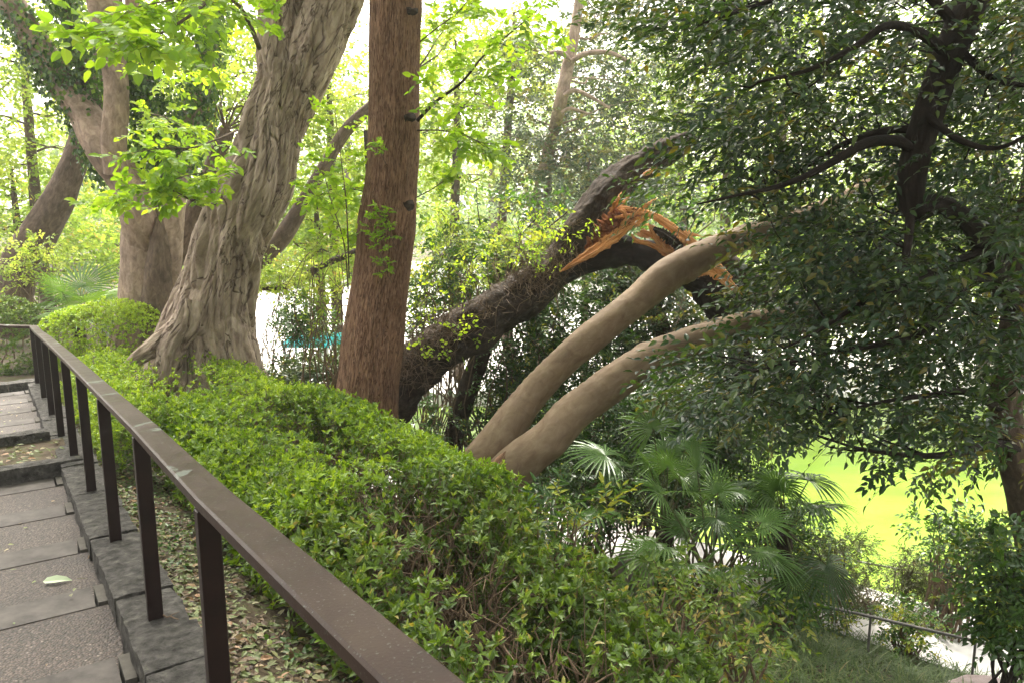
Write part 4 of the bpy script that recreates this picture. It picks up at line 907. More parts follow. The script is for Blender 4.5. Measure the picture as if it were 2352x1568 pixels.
# ------------------------------------------------------------------ background trees
def bgtree(name, x, y_, Y, Rx, Rz, n, seed, mat, label, leaf=.12, bark='bark_mid', tr=.13, K=6, ns=9, lean=(0, 0), group=None, flat=.4, vmean=.5, trunk_pts=None, wid=.6, tpl=FAR, limbs=14, vcl=.15, cr=None, base=None, droop=.25, lift=.05):
    c = D(x, y_, Y); rng = rs(seed); bx, by = c[0] - lean[0], c[1] - lean[1]; b = G3(bx, by) if base is None else base
    root = tree_root(name, b, label, 'tree', group)
    mb = MB()
    if trunk_pts is None: P = [b - A(0, 0, .2), b * .6 + c * .4 + A(*rng.normal(0, .15, 3)), c + A(0, 0, Rz * .2), c + A(lean[0] * .3, 0, Rz * .8)]; R = [tr * 1.2, tr, tr * .6, tr * .2]
    else: P, R = pt(trunk_pts)
    tube(mb, P, R, 60, 20, kn(seed, .09, (3, 1.2), .01, 6, 0, .004)); adopt(root, mb.out('trunk', M[bark], smooth=True))
    C = c + ball(rng, n) * A(Rx, Rx * .8, Rz); mb, br = MB(), MB(); tp = crom(np.array(P), 40)
    clusters(mb, None, C, cr or Rx * .22, ns, K, leaf, wid, tpl, rng, flat=flat, vmean=vmean, vcl=vcl, droop=droop, lift=lift, up=1.0)
    for k in C[::max(1, n // limbs)]:
        q = tp[np.argmin(((tp - k) ** 2 * A(1, 1, 2)).sum(1) + (tp[:, 2] > k[2]) * 3)]; br = MB(); limb(br, q, k, tr * .22, .01, rng, .06, 12, 6, .06); adopt(root, br.out('branch', M[bark], smooth=True))
    adopt(root, mb.out('crown', mat)); return root
M['lf_bg'] = G('sunlit_leaf', [(0, (.10, .17, .03)), (.5, (.21, .30, .06)), (1, (.36, .42, .11))], .58, (1.35, 1.3, .6), .5, .25)
lf = M['lf_far']; lb = M['lf_bg']; le = M['lf_ever']; lu = M['lf_under']; ld = M['lf_dist']
Gp = 'sunlit trees across the background'
for k, (x, y, Y, rx, rz, n, mat, vm, lab) in enumerate([
    (60, 200, 19, 3.2, 2.4, 120, lb, .55, 'pale lime tree filling the top left corner behind the ivy-clad limbs'),
    (40, 520, 20, 2.8, 1.9, 110, lf, .5, 'pale tree low at the left edge behind the leaning trunk'),
    (330, 560, 23, 3.0, 1.5, 90, lf, .5, 'low pale tree seen between the ivy tree and its forks'),
    (480, 150, 18, 2.6, 2.4, 110, lb, .6, 'lime green tree between the ivy tree and the twisted trunk'),
    (760, 330, 20, 2.5, 2.5, 110, lb, .6, 'lime green tree behind the gap between twisted and straight trunks'),
    (730, 560, 19.5, 1.9, 1.2, 70, lf, .55, 'light leafy tree low between twisted and straight trunks, over the white pavement'),
    (1050, 330, 20, 1.7, 2.9, 55, lb, .62, 'lime green broadleaf tree just right of the straight trunk'),
    (1180, 130, 21, 1.6, 1.3, 40, lb, .7, 'thin sunlit tree against the white sky right of the straight trunk'),
    (1800, 260, 20.5, 3.8, 3.2, 110, lb, .45, 'yellow-green tree glimpsed through the dark evergreen, upper part'),
    (2120, 440, 21, 3.9, 3.7, 120, lb, .45, 'bright green tree behind the dark limb at the upper right'),
    (1900, 640, 20.5, 3.0, 1.6, 90, lf, .35, 'low green tree on the far bank behind the ends of the smooth limbs'),
    (2280, 640, 21, 3.2, 1.8, 90, lf, .35, 'low green tree on the far bank behind the right-hand trunk'),
    (1680, 130, 21, 2.4, 1.8, 60, lf, .4, 'green tree high behind the tip of the torn stub'),
    (2330, 150, 20, 3.2, 3.2, 70, lb, .4, 'green tree behind the upper right corner')]):
    bgtree('sunlit_tree', x, y, Y, rx, rz, int(n * 1.8), 200 + k, mat, lab, .14, group=Gp, vmean=vm, ns=8, K=6)
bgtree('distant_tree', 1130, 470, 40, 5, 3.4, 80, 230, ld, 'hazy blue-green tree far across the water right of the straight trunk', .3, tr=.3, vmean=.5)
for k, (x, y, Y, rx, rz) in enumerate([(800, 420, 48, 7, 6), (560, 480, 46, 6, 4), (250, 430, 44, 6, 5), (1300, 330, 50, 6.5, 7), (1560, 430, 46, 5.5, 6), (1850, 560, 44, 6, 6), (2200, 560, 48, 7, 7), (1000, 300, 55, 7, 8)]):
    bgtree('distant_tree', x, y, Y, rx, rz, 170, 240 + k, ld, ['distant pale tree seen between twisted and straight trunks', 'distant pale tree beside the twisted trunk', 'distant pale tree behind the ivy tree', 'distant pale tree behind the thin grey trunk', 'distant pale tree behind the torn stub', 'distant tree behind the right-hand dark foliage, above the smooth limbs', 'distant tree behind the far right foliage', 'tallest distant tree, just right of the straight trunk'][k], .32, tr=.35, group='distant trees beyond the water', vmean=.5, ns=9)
# dark evergreen with a thin grey trunk, middle background
Y7 = 20
bgtree('grey_evergreen', 1350, 250, Y7, 2.5, 3.1, 250, 260, le, 'dark evergreen with a thin grey trunk and curved side branches behind the torn stub', .12, 'bark_pale', .12, 7, 10,
       trunk_pts=[(1235, 860, 46, Y7), (1240, 600, 42, Y7), (1245, 450, 40, Y7), (1262, 340, 26, Y7), (1285, 250, 28, Y7 - 1.9), (1305, 150, 26, Y7 - 2.1), (1322, 60, 22, Y7 - 2.1), (1340, -60, 18, Y7 - 2)], vmean=.6, flat=.5, droop=.35)
bgtree('broad_evergreen', 1350, 440, 19.3, 2.0, 1.2, 110, 261, le, 'low grey-green evergreen crown behind the base of the torn stub', .11, K=7, ns=10, vmean=.68, flat=.4, tr=.09, droop=.35)
bgtree('round_evergreen', 1560, 330, 22, 2.9, 2.4, 110, 262, lf, 'lighter olive tree behind the tip of the torn stub', .13, K=6, vmean=.3)
mb = MB()
for b in ([(1310, 140, 10, Y7 - 2.3), (1290, 122, 10, Y7 - 2.4), (1262, 122, 8, Y7 - 2.4)], [(1312, 142, 12, Y7 - 2.3), (1345, 124, 12, Y7 - 2.4), (1400, 122, 10, Y7 - 2.4), (1450, 145, 8, Y7 - 2.4)],
          [(1295, 220, 10, Y7 - 2.3), (1320, 208, 10, Y7 - 2.3), (1360, 225, 8, Y7 - 2.3), (1400, 250, 6, Y7 - 2.3)], [(1290, 260, 8, Y7 - 2.3), (1310, 250, 8, Y7 - 2.3), (1350, 262, 6, Y7 - 2.3)]):
    P, R = pt(b); tube(mb, P, R, 20, 8)
ge = bpy.data.objects['grey_evergreen']; adopt(ge, mb.out('side_branches', M['bark_pale'], smooth=True))
# pale slim post-like trunk and dark leaning trunks in the middle distance
for lst, lab, bk in [([(380, 640, 60, 13.6), (420, 570, 56, 13.6), (446, 490, 46, 13.6), (480, 410, 40, 13.6), (520, 300, 34, 13.8)], 'dark trunk leaning right, squeezed between the ivy tree and the twisted trunk', 'bark_mid'),
                 ([(560, 660, 50, 14), (610, 590, 42, 14), (650, 545, 40, 14), (690, 480, 32, 14), (740, 390, 26, 14), (795, 300, 26, 14), (850, 248, 26, 14), (930, 190, 24, 14)], 'dark leaning trunk crossing the gap between twisted and straight trunks', 'bark_mid'),
                 ([(1030, 1060, 50, 9.8), (1052, 960, 46, 9.8), (1080, 880, 44, 9.8), (1110, 800, 40, 9.8), (1150, 680, 34, 9.9)], 'short dark trunk under the broken tree, left of the smooth limbs', 'bark_dark'),
                 ([(1500, 690, 30, 10), (1520, 760, 40, 10), (1540, 860, 46, 10), (1550, 960, 50, 10), (1560, 1080, 56, 10)][::-1], 'brown trunk in the shade behind the smooth limbs', 'bark_mid')]:
    P, R = pt(lst); g = G3(P[0][0], P[0][1]); P = np.vstack([g - A(0, 0, .2), P]) if P[0][2] > g[2] else P; R = np.concatenate([[R[0] * 1.2], R]) if len(P) > len(R) else R
    r_ = tree_root('leaning_stem_tree', g, lab); mb = MB(); tube(mb, P, R, 70, 24, kn(len(lab), .1, (3, 1.3), .012, 6, 0, .005)); adopt(r_, mb.out('trunk', M[bk], smooth=True))
    rr_ = rs(len(lab)); mb, br = MB(), MB(); C = P[-1] + A(.3, .3, .8) + ball(rr_, 22) * A(1.2, 1, .7)
    clusters(mb, None, C, .35, 8, 6, .09, .55, FAR, rr_, vmean=.5); adopt(r_, mb.out('crown', lb if 'short' not in lab and 'shade' not in lab else lu))
    for c in C[::3]: br = MB(); limb(br, P[-1], c, .02, .005, rr_); adopt(r_, br.out('branch', M[bk]))

# ------------------------------------------------------------------ undergrowth shrubs on the slope
def shrub(name, x, y, Y, R, n, seed, mat, label, leaf=.06, K=7, ns=8, vm=.5, wid=.5, tpl=FAR, cat='shrub', ln=None, st=14, cr=.22, twm='twig', group=None, droop=.2, lean=A(0, 0, 0)):
    c = D(x, y, Y); rng = rs(seed); g = G3(c[0], c[1]); root = thing(name, tuple(g), label, cat, group); mb, tw = MB(), MB()
    C = c + ball(rng, n) * A(*R); gg = gz(C[:, 0], C[:, 1]) + .08; C[:, 2] = np.maximum(C[:, 2], gg)
    clusters(mb, tw, C, cr, ns, K, leaf, wid, tpl, rng, vmean=vm, flat=.6, droop=droop, ln=ln, tr=.002, lean=lean, up=.9)
    for c_ in C[::max(1, n // st)]:
        b = g + A(*(rng.normal(0, R[0] * .25, 2)), 0); b[2] = float(gz(b[0], b[1])) - .05; limb(tw, b, c_, .014, .004, rng, .06, 10, 5, .07)
    adopt(root, mb.out('foliage', mat)); adopt(root, tw.out('stems', M[twm])); return root
shrub('evergreen_shrub', 1310, 780, 9.9, (.95, .6, .85), 170, 300, lu, 'dense green shrub between the broken tree and the upper smooth limb', .07, vm=.42, ns=10)
shrub('evergreen_shrub', 1220, 990, 9.6, (.7, .5, .7), 110, 301, lu, 'dark green shrub behind the fork of the smooth tree', .065, vm=.4, ns=10)
shrub('evergreen_shrub', 1420, 1000, 8.6, (.9, .5, .55), 130, 302, lu, 'dark shrub under the lower smooth limb', .065, vm=.25, ns=10)
shrub('evergreen_shrub', 1350, 1110, 7.6, (.6, .5, .35), 80, 303, lu, 'low dark shrub left of the palms', .055, vm=.25, ns=10)
shrub('evergreen_shrub', 1650, 960, 8.5, (.9, .5, .5), 110, 304, le, 'dark shrub behind the end of the lower smooth limb', .07, vm=.4, ns=9)
shrub('evergreen_shrub', 1580, 1110, 8.0, (.8, .5, .4), 90, 305, lu, 'dark shrub rising behind the middle palm', .065, vm=.2, ns=9)
shrub('evergreen_shrub', 1560, 770, 9.9, (.75, .5, .7), 75, 306, le, 'grey-green shrub framed between the two smooth limbs', .09, vm=.6, ns=8)
shrub('evergreen_shrub', 1480, 665, 10.2, (.6, .5, .3), 46, 307, le, 'drooping shrub under the hanging broken limb', .09, vm=.45, ns=8)
shrub('evergreen_shrub', 1190, 870, 9.9, (.5, .4, .5), 70, 321, lu, 'green shrub just left of the upper smooth limb, under the burls', .065, vm=.5, ns=9)
shrub('evergreen_shrub', 1010, 960, 9.4, (.35, .3, .3), 14, 322, lu, 'thin shrub low against the green water right of the straight trunk', .06, vm=.5, ns=7)
shrub('evergreen_shrub', 1760, 1190, 8.6, (.5, .4, .35), 60, 323, lu, 'dark green shrub behind the shaded palm at the edge of the water', .06, vm=.45, ns=9)
shrub('evergreen_shrub', 1400, 600, 10.4, (.5, .4, .3), 40, 324, le, 'thin dark shrub showing below the snapped wood', .07, vm=.5, ns=8)
shrub('bank_shrub', 1850, 1395, 7.3, (.3, .2, .16), 34, 327, M['lf_under'], 'small light shrub between the grass and the near low rail', .05, vm=.75, ns=8)
shrub('bank_shrub', 2090, 1440, 6.9, (.26, .2, .13), 26, 328, M['lf_under'], 'small shrub on the bank under the slim juniper', .05, vm=.7, ns=8)
shrub('bank_shrub', 1985, 1375, 7.9, (.3, .2, .16), 26, 329, M['lf_conifer'], 'low brownish shrub standing on the edge of the pale path', .04, vm=.6, ns=8)
shrub('wispy_shrub', 1560, 1390, 4.4, (.38, .3, .16), 26, 325, M['lf_hedge2'], 'wispy low shrub just beyond the end of the loose azalea, before the palms', .055, 6, 7, .6, .42, NEAR)
shrub('wispy_shrub', 1690, 1470, 4.0, (.25, .25, .10), 14, 326, M['lf_hedge2'], 'small wispy shoots low in the grass at the lower end of the hedge', .05, 6, 7, .65, .42, NEAR)
shrub('leafy_sapling', 1110, 600, 9.9, (.62, .5, .5), 26, 310, lb, 'light yellow-green sapling growing behind the broken trunk', .06, vm=.55, ns=6, twm='twig')
shrub('leafy_sapling', 1040, 520, 10.5, (.3, .4, .5), 16, 311, lb, 'thin sapling with sparse lime leaves beside the straight trunk', .06, vm=.65, ns=6)
shrub('leafy_sapling', 1230, 560, 9.8, (.45, .3, .22), 16, 312, lb, 'small sapling with flat yellow leaf layers above the burls', .06, vm=.7, ns=6)
shrub('evergreen_shrub', 1080, 640, 10.4, (.85, .5, .6), 110, 313, lu, 'mid green shrub behind the burls of the broken trunk', .07, vm=.55, ns=8)
shrub('evergreen_shrub', 730, 880, 10.6, (.75, .5, .3), 90, 314, le, 'low dark-leaved shrub between the twisted and straight trunks', .075, vm=.45, ns=9)
shrub('evergreen_shrub', 700, 740, 12.0, (.35, .4, .35), 55, 315, lu, 'small shrub in front of the turquoise boats', .07, vm=.5, ns=7)
shrub('evergreen_shrub', 960, 720, 10.6, (.3, .4, .35), 30, 316, lu, 'small green shrub in the angle of straight and broken trunks', .06, vm=.5, ns=8)
shrub('leafy_sapling', 640, 620, 12.5, (.45, .4, .3), 24, 317, lb, 'thin-branched sapling with lime leaves right of the twisted trunk', .08, vm=.6, ns=6)
shrub('leafy_sapling', 760, 640, 9.4, (.32, .3, .8), 26, 318, lb, 'whippy sapling with sparse leaves against the left side of the straight trunk', .06, vm=.6, ns=5)
shrub('leafy_sapling', 80, 600, 13.8, (.7, .4, .5), 30, 319, lb, 'lime sapling in front of the leaning trunk at the far left', .08, vm=.6, ns=6)
shrub('evergreen_shrub', 1880, 1285, 8.6, (.4, .35, .3), 56, 320, lu, 'rounded shrub by the water beside the shaded palm', .05, vm=.6, ns=9)
for k, (x, y, Y, R, lab) in enumerate([(1945, 1300, 7.6, (.36, .3, .46), 'largest juniper sapling, standing in front of the rounded waterside shrub'), (2090, 1330, 7.9, (.16, .2, .36), 'slim juniper sapling against the bright green water'), (2165, 1350, 7.7, (.18, .2, .38), 'juniper sapling beside the dark leafy shrub'), (1850, 1340, 8.1, (.22, .2, .3), 'small juniper sapling right of the shaded palm')]):
    shrub('juniper_sapling', x, y, Y, R, 70, 330 + k, M['lf_conifer'], lab, .03, 8, 10, .45, .3, FAR, 'sapling', None, 8, .1, 'twig', 'junipers along the low rail')
shrub('laurel_shrub', 2345, 1350, 5.6, (.29, .35, .44), 52, 340, M['lf_under'], 'dark glossy shrub filling the lower right edge', .075, 8, 9, .55, .45, NEAR, twm='twig_dark', cr=.2)
shrub('laurel_shrub', 2200, 1230, 7.4, (.35, .3, .2), 26, 341, lu, 'low leafy shrub behind the glossy one at the right edge', .06, vm=.5, ns=8)
c0 = D(1760, 1380, 5.4); shrub('leafy_sapling', 1790, 1400, 6.3, (.25, .2, .06), 11, 342, lu, 'low broad-leaved seedling below the palms by the rail', .07, 5, 5, .55, .5, NEAR)
shrub('leafy_sapling', 1290, 1190, 5.0, (.3, .25, .14), 18, 343, M['lf_under'], 'pinnate seedling just behind the hedge, below the smooth trunk', .08, 8, 5, .75, .3, NEAR)

# ------------------------------------------------------------------ near overhanging leafy boughs
def bough(root, lst, r0, name, n_side, seed, leaf=.09, mat=None, vm=.6, L=.45, K=6, spread=.12, wid=.62, tpl=BROAD, bark='bark_mid', dirb=A(0, 0, 0)):
    rng = rs(seed); P = np.array([D(*p) for p in lst]); tw, mb = MB(), MB(); tube(tw, P, np.linspace(r0, .003, len(P)), 40, 8, cap=False)
    q = crom(P, int(n_side * .62) + 5)[3:]; T = norm(np.gradient(q, axis=0)); n = len(q)
    side = norm(np.cross(T, A(0, 0, 1))) * np.where(np.arange(n) % 2, 1, -1)[:, None]
    st_, dr = [], []
    for rep in range(2):
        d = norm(T * .6 + side * (1 if rep else -1) * .8 + rng.normal(0, .3, (n, 3)) + dirb); ln = L * rng.uniform(.4, 1, n)[:, None]
        e_ = q + d * ln - A(0, 0, .12) * ln; prisms(tw, q, e_, .003, .0015)
        for f in (.3, .65, 1): st_.append(q + (e_ - q) * f); dr.append(d + rng.normal(0, .4, (n, 3)))
    sprays(mb, np.concatenate(st_), np.concatenate(dr), L * .45, K, leaf, wid, tpl, rng, droop=.2, ang=.9, up=1.6, vmean=vm, vsd=.14, twig=tw, tr=.0015)
    b = adopt(root, tw.out('bough', M[bark], smooth=True)); adopt(root, mb.out('bough_leaves', mat or M['lf_bright']), b)
bough(t3, [(595, 110, Y3 - .4), (575, 60, 8.8), (545, 10, 8.2), (490, -10, 7.6), (400, 0, 7.0), (300, 20, 6.8)], .03, 'a', 20, 401, .11, vm=.5, L=.6)
bough(t3, [(540, -60, 8), (470, 10, 7.2), (400, 60, 6.8), (330, 90, 6.6), (270, 70, 6.4)], .02, 'b', 18, 402, .11, vm=.5, L=.5)
bough(t3, [(545, 300, Y3 - .6), (500, 320, 9), (440, 340, 8.6), (390, 340, 8.4), (340, 345, 8.2)], .014, 'c', 14, 403, .10, vm=.6, L=.4)
bough(t3, [(500, 470, Y3 - .6), (450, 465, 8.8), (400, 440, 8.4), (330, 430, 8.2), (270, 455, 8)], .012, 'd', 16, 404, .10, vm=.6, L=.36)
bough(t3, [(560, 400, Y3 - .5), (520, 395, 9), (450, 400, 8.6), (390, 415, 8.4)], .012, 'd', 12, 405, .10, vm=.62, L=.36)
bough(t3, [(680, 470, Y3 - .5), (720, 455, 9.6), (780, 430, 9.2), (835, 440, 8.9)], .012, 'e', 12, 406, .10, vm=.62, L=.4)
bough(t2, [(300, 130, Y2 - .5), (330, 150, 11.4), (400, 160, 10.8), (450, 130, 10.2)], .015, 'f', 14, 407, .09, vm=.75, L=.5)
bough(t2, [(300, 250, Y2 - .4), (340, 260, 11.4), (380, 270, 11), (420, 290, 10.6)], .012, 'f', 10, 408, .09, vm=.7, L=.4)
bough(t4, [(958, 278, Y4 - .25), (1000, 235, 7.9), (1060, 190, 7.7), (1110, 130, 7.6), (1180, 70, 7.5), (1250, 10, 7.4)], .018, 'g', 22, 409, .085, vm=.5, L=.55, bark='bark_dark')
bough(t4, [(958, 300, Y4 - .2), (1010, 300, 7.9), (1060, 310, 7.8), (1110, 330, 7.8)], .008, 'g', 12, 410, .085, vm=.6, L=.35)
bough(t4, [(955, 455, Y4 - .2), (1000, 430, 7.9), (1040, 400, 7.9)], .006, 'g', 6, 411, .07, vm=.6, L=.25)
bough(t4, [(800, 665, Y4 - .2), (790, 560, 8), (760, 460, 8.1), (740, 380, 8.2)], .008, 'h', 12, 412, .07, vm=.6, L=.3)
bough(t4, [(802, 640, Y4 - .2), (796, 480, 8), (785, 380, 8.1), (770, 260, 8.2)], .008, 'h', 10, 413, .07, vm=.6, L=.3)
bough(t4, [(960, 100, Y4), (1010, 60, 8.2), (1060, 20, 8.4), (1100, -40, 8.6)], .008, 'h', 12, 414, .09, vm=.7, L=.4)
for (x, y, sd) in [(875, 500, 1), (890, 540, 2), (860, 570, 3), (868, 350, 4), (850, 530, 5), (880, 620, 6)]:
    bough(t4, [(x + 20, y + 30, Y4 - .3), (x + 10, y + 10, Y4 - .38), (x, y - 20, Y4 - .45)], .003, 'i', 3, 420 + sd, .045, vm=.45, L=.1, wid=.45, tpl=NEAR)
# low dark branch over the white pavement
tb = tree_root('low_branch_tree', G3(*D(770, 640, 13)[:2]), 'thin dark curved branch reaching left over the white pavement from behind the straight trunk', 'branch')
mb = MB(); P, R = pt([(860, 560, 16, 13), (800, 585, 16, 13), (740, 610, 16, 13), (690, 640, 18, 13), (640, 662, 16, 13), (590, 660, 12, 13)]); tube(mb, P, R, 40, 10, kn(2, .1)); adopt(tb, mb.out('branch', M['bark_dark'], smooth=True))
mb = MB(); P = [G3(*D(870, 560, 13)[:2], -.1), D(890, 800, 13), D(860, 560, 13), D(840, 300, 13)]; tube(mb, P, [.1, .08, .06, .04], 30, 12, kn(4, .1)); adopt(tb, mb.out('trunk', M['bark_dark'], smooth=True))

# ------------------------------------------------------------------ grass, ivy ground cover, fallen leaves
rng = rs(61)
def tufts(name, n, region, hmin, hmax, w, mat, label, seed, per=7, dens=None):
    rng = rs(seed); x = rng.uniform(region[0], region[1], n); y = rng.uniform(region[2], region[3], n)
    k = dens(x, y); x, y = x[k], y[k]; n = len(x); x = np.repeat(x, per) + rng.normal(0, .025, n * per); y = np.repeat(y, per) + rng.normal(0, .025, n * per); m = n * per
    vv = np.clip(rng.normal(.45, .2, m) + .25 * vn(np.stack([x, y, x * 0], -1) * 1.5), 0, 1)
    z = gz(x, y) + .0; h = rng.uniform(hmin, hmax, m); d = norm(np.stack([rng.normal(0, 1, m), rng.normal(0, 1, m), np.zeros(m)], -1)); q = np.stack([-d[:, 1], d[:, 0], d[:, 2]], -1)
    V = []
    for t, ww in ((0, .6), (.4, 1), (.75, .7), (1, 0)):
        c = np.stack([x, y, z], -1) + d * (h * .75 * t ** 2)[:, None] + A(0, 0, 1) * (h * (t - .45 * t * t))[:, None]
        V += [c - q * w * ww / 2, c + q * w * ww / 2] if ww else [c]
    V = np.stack(V, 1).reshape(-1, 3); b = np.arange(m)[:, None] * 7
    F4 = np.concatenate([b + A(0, 1, 3, 2).astype(int), b + A(2, 3, 5, 4).astype(int)]); F3 = b + A(4, 5, 6).astype(int)
    o = mesh(name, V, np.concatenate([F4.ravel(), F3.ravel()]), np.concatenate([np.full(len(F4), 4), np.full(len(F3), 3)]), mat, attr=np.repeat(vv, 7))
    return tag(o, label, 'grass', kind='stuff')
def slope_ok(lo, hi):
    def f(x, y):
        s, t = st(x, y); L1 = L1f(x, y); return (t > lo) & (L1 > hi)
    return f
tufts('grass', 15000, (-2.5, 7, .5, 9.5), .07, .24, .008, M['lf_grass'], 'long grass and sedge on the slope below the hedge', 71, 7, slope_ok(1.75, -.12))
tufts('grass_verge', 1500, (-1, 7, 5, 10), .05, .16, .007, M['lf_grass'], 'thin grass along the water edge of the lower path', 72, 6, lambda x, y: (np.abs(L1f(x, y) + 1.32) < .14))
def scatter(name, n, fn, mat, label, seed, leaf, cat, vm=.5, vs=.3, lift=.006, wid=.5, tilt=.35, kind='stuff', zf=gz, tpl=NEAR):
    rng = rs(seed); x, y = fn(rng, n); m = len(x); mb = MB(); z = zf(x, y) + lift + rng.uniform(0, .02, m)
    dr = np.stack([rng.normal(0, 1, m), rng.normal(0, 1, m), rng.normal(0, tilt * .5, m)], -1)
    leaves(mb, np.stack([x, y, z], -1), dr, rng.normal(0, tilt, (m, 3)) + A(0, 0, 1), rng.uniform(leaf * .6, leaf * 1.25, m), wid, tpl, rng.normal(vm, vs, m))
    return tag(mb.out(name, mat), label, cat, kind=kind)
def f_lit(rng, n):
    s = rng.uniform(-2.6, 9.4, n); t = .16 + np.abs(rng.normal(0, .65, n)); k = t < 2.4; return xy(s[k], t[k])
scatter('leaf_litter', 15000, f_lit, M['lf_litter'], 'brown and green fallen leaves between kerb and hedge', 81, .05, 'leaf litter', .45, .3)
def f_ev(rng, n):
    s = rng.uniform(-2, 9, n); t = rng.uniform(.14, 1.5, n); k = fbm(np.stack([s * 1.3, t * 1.3, s * 0], -1), 2) > .02; return xy(s[k], t[k])
scatter('ground_cover', 5500, f_ev, M['lf_under'], 'small green seedlings and ivy creeping through the litter', 82, .038, 'ground cover', .6, .2, .02, .6, .6)
# single leaves and chips lying on the steps
def stepz(x, y):
    s, t = st(x, y); z = zt(edges[0]) + s * 0
    for k in range(len(edges) - 1): z = np.where((s > edges[k]) & (s <= edges[k + 1]), zt(edges[k + 1]), z)
    for k in range(len(far) - 1): z = np.where((s > far[k]) & (s <= far[k + 1]), zt(far[k + 1]) + .02, z)
    return z + .004
def f_step(rng, n):
    s = np.concatenate([rng.uniform(-2.2, 3.4, n // 3), rng.uniform(5, 9.4, n - n // 3)]); t = -.2 - np.abs(rng.normal(0, .55, n)); return xy(s, t)
scatter('path_leaves', 190, f_step, M['lf_litter'], 'scattered dry leaf scraps on the steps near the kerb', 83, .035, 'leaf litter', .7, .25, .002, .5, .2, zf=stepz)
def f_bed(rng, n):
    return xy(rng.uniform(edges[-1] + .2, edges[-1] + 1.0, n), rng.uniform(-.64, -.05, n))
scatter('planter_litter', 100, f_bed, M['lf_litter'], 'dead leaves lying in the stone-edged planting bed beside the path', 84, .055, 'leaf litter', .6, .3, .005, .5, .4, zf=lambda x, y: x * 0 + ZL - .08)
p = D(146, 1341, 3.98); z0 = float(stepz(p[0:1], p[1:2])[0])
V0, F0 = BROAD; mb = MB(); leaves(mb, A(p[0] - .09, p[1] - .03, z0 + .012)[None], A(1, .22, .06)[None], A(.05, -.35, 1)[None], .14, .38, BROAD, np.array([.6]))
big = tag(mb.out('fallen_leaf', M['lf_pale']), 'large pale green fallen leaf lying on the step beside the kerb', 'leaf')
mb = MB(); limb(mb, A(p[0] + .07, p[1] + .01, z0 + .012), A(p[0] + .12, p[1] + .02, z0 + .008), .002, .0012, rs(1)); k_ = mb.out('stalk', M['twig_green']); k_.parent = big
mb = MB(); a_ = D(398, 1408, 3.15); a_[2] = kz(0) + .012; P = limb(mb, a_ + A(-.05, .01, .004), a_ + A(.035, -.03, .004), .004, .002, rs(4)); limb(mb, P[2], P[2] + A(.03, .02, .01), .002, .001, rs(5)); tag(mb.out('fallen_twig', M['twig']), 'small broken twig lying on the kerb at the foot of the nearest visible post', 'twig')
mb = MB(); a_ = D(218, 1290, 4.35); a_[2] = float(stepz(a_[0:1], a_[1:2])[0]) + .01; limb(mb, a_ + A(-.02, .14, 0), a_ + A(.03, -.12, 0), .005, .003, rs(8)); tag(mb.out('fallen_twig', M['twig']), 'grey stick lying along the gutter of the steps against the kerb', 'twig')

# ------------------------------------------------------------------ rocks, low rails, boats, building glimpses
def rock(x, y, Y, R, seed, label, mat='rockm'):
    c = D(x, y, Y); g = G3(c[0], c[1]); rng = rs(seed); n, m = 26, 18; u, v = np.meshgrid(np.linspace(0, 2 * math.pi, n + 1), np.linspace(0, math.pi, m + 1), indexing='ij')
    d = np.stack([np.cos(u) * np.sin(v), np.sin(u) * np.sin(v), np.cos(v)], -1).reshape(-1, 3); q = np.sign(d) * np.abs(d) ** .7; q = q * (1 + .35 * fbm(np.round(d, 6) * 1.6 + seed, 3))[:, None]
    P = q * A(*R) + A(0, 0, R[2] * .55) + g; a = np.arange(n)[:, None] * (m + 1) + np.arange(m)[None]; F = np.stack([a, a + 1, a + m + 2, a + m + 1], -1).reshape(-1, 4)
    mb = MB(); mb.add(P, F); tag(mb.out('rock', M[mat], smooth=True), label, 'rock')
M['rockm'] = noisemat('pinkish_rock', [(.3, (.2, .15, .14)), (.5, (.32, .26, .25)), (.75, (.42, .37, .35))], 6, 12, .9, .8, .03)
rock(1470, 1310, 7.4, (.26, .18, .26), 3, 'pinkish angular rock half hidden behind the palm fronds')
rock(2260, 1520, 5.9, (.25, .15, .10), 4, 'low dark rock in the grass at the lower right')
M['steel'] = noisemat('dull_rail_metal', [(.3, (.09, .085, .08)), (.7, (.2, .19, .18))], 12, 6, .55, .2, .003)
def lowrail(pts, hs, label, nposts, r=.014):
    P = np.array([D(*p) for p in pts]); g = G3(P[0][0], P[0][1]); root = thing('low_rail', tuple(g), label, 'rail', 'low metal rails along the waterside path')
    mb = MB(); tube(mb, P, [r] * len(P), 40, 12); adopt(root, mb.out('rail_bar', M['steel'], smooth=True)); q = crom(P, nposts)
    for c in q:
        mb = MB(); b = A(c[0], c[1], float(max(gz(c[0], c[1]), EYE - 4.9)) - .1); tube(mb, [b, c - A(0, 0, r * .4)], [r * .8, r * .8], 4, 10); adopt(root, mb.out('post', M['steel'], smooth=True))
lowrail([(1560, 1325, 7.75), (1750, 1362, 7.25), (2000, 1415, 6.75), (2352, 1498, 6.15), (2520, 1540, 5.9)], .3, 'low grey rail on the near side of the waterside path', 7)
lowrail([(1600, 1245, 10.4), (1800, 1262, 9.9), (1980, 1290, 9.4), (2180, 1330, 8.85), (2420, 1385, 8.2)], .4, 'low rail along the water edge on the far side of the path', 6, .012)
M['teal'] = noisemat('turquoise_paint', [(.3, (.03, .42, .5)), (.7, (.06, .55, .6))], 4, 4, .5, .05)
M['white'] = noisemat('white_paint', [(.3, (.7, .7, .7)), (.7, (.8, .8, .8))], 3, 4, .5, .05)
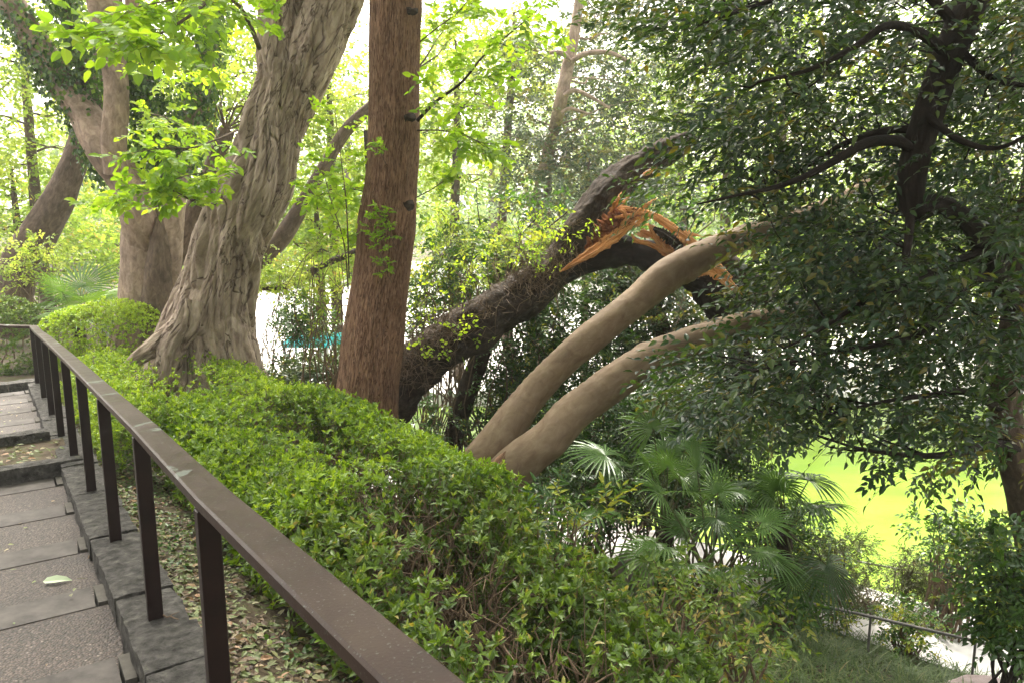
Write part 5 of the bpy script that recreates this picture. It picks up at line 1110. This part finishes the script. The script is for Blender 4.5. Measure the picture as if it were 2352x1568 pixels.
def boat(x, y, Y, L, label):
    c = D(x, y, Y); c[2] = EYE - 4.8; root = thing('pedal_boat', tuple(c), label, 'boat', 'turquoise pedal boats moored across the pond'); mb = MB()
    rings = []
    for i, t in enumerate(np.linspace(-1, 1, 11)):
        w = .65 * (1 - abs(t) ** 3) + .08; rings.append([(t * L / 2, w * a, h * (1 + .25 * t * t)) for a, h in ((-1, .5), (-.8, 0), (0, -.15), (.8, 0), (1, .5), (.85, .5), (.7, .2), (-.7, .2), (-.85, .5))])
    R = np.array(rings) + c; m = 9; a = np.arange(10)[:, None] * m; k = np.arange(m)[None]; k2 = (k + 1) % m; mb.add(R.reshape(-1, 3), np.stack([a + k, a + k2, a + m + k2, a + m + k], -1).reshape(-1, 4)); mb.add(np.vstack([R[0], R[-1]]), [tuple(range(8, -1, -1)), tuple(range(9, 18))])
    adopt(root, mb.out('hull', M['teal']))
    mb = MB(); V = [c + A(a * L * .2, b * .5, 1.65 + .12 * (1 - abs(b)) + zz) for zz in (0, .06) for b in (-1, 0, 1) for a in (-1, 1)]
    mb.add(V, [(0, 1, 3, 2), (2, 3, 5, 4), (6, 8, 9, 7), (8, 10, 11, 9), (0, 6, 7, 1), (4, 5, 11, 10), (0, 2, 8, 6), (2, 4, 10, 8), (1, 7, 9, 3), (3, 9, 11, 5)]); adopt(root, mb.out('canopy', M['teal']))
    for a in (-1, 1):
        for b in (-1, 1): mb = MB(); tube(mb, [c + A(a * L * .18, b * .45, .45), c + A(a * L * .18, b * .45, 1.68)], [.025, .025], 3, 8); adopt(root, mb.out('canopy_post', M['white']))
    for a in (-.5, .35): mb = MB(); tube(mb, [c + A(a, -.5, .5), c + A(a, .5, .5)], [.16, .16], 4, 8); tube(mb, [c + A(a - .22, -.5, .8), c + A(a - .22, .5, .8)], [.1, .1], 4, 8); adopt(root, mb.out('seat', M['white']))
boat(680, 0, 17.6, 2.6, 'turquoise pedal boat with a canopy, glimpsed left of the straight trunk'); boat(765, 0, 18.0, 2.4, 'turquoise pedal boat half hidden behind the straight trunk')

# the air: far trees fade a little towards the light
def haze():
    m = bpy.data.materials.new('haze'); m.use_nodes = True; n = m.node_tree.nodes; n.clear(); o = n.new('ShaderNodeOutputMaterial')
    v = n.new('ShaderNodeVolumePrincipled'); v.inputs['Color'].default_value = (.92, .95, .9, 1); v.inputs['Density'].default_value = .0016; v.inputs['Anisotropy'].default_value = .3
    m.node_tree.links.new(v.outputs[0], o.inputs['Volume'])
    x0, x1, y0, y1, z0, z1 = -950, 950, -350, 1550, EYE - 6.8, EYE + 16
    V = [(x, y, z) for z in (z0, z1) for x, y in ((x0, y0), (x1, y0), (x1, y1), (x0, y1))]
    F = [(3, 2, 1, 0), (4, 5, 6, 7), (0, 1, 5, 4), (1, 2, 6, 5), (2, 3, 7, 6), (3, 0, 4, 7)]
    h = mesh('haze', V, [i for f in F for i in f], [4] * 6, m); h['kind'] = 'stuff'; h['label'] = 'thin bright haze between the trees'; h['category'] = 'haze'
haze()
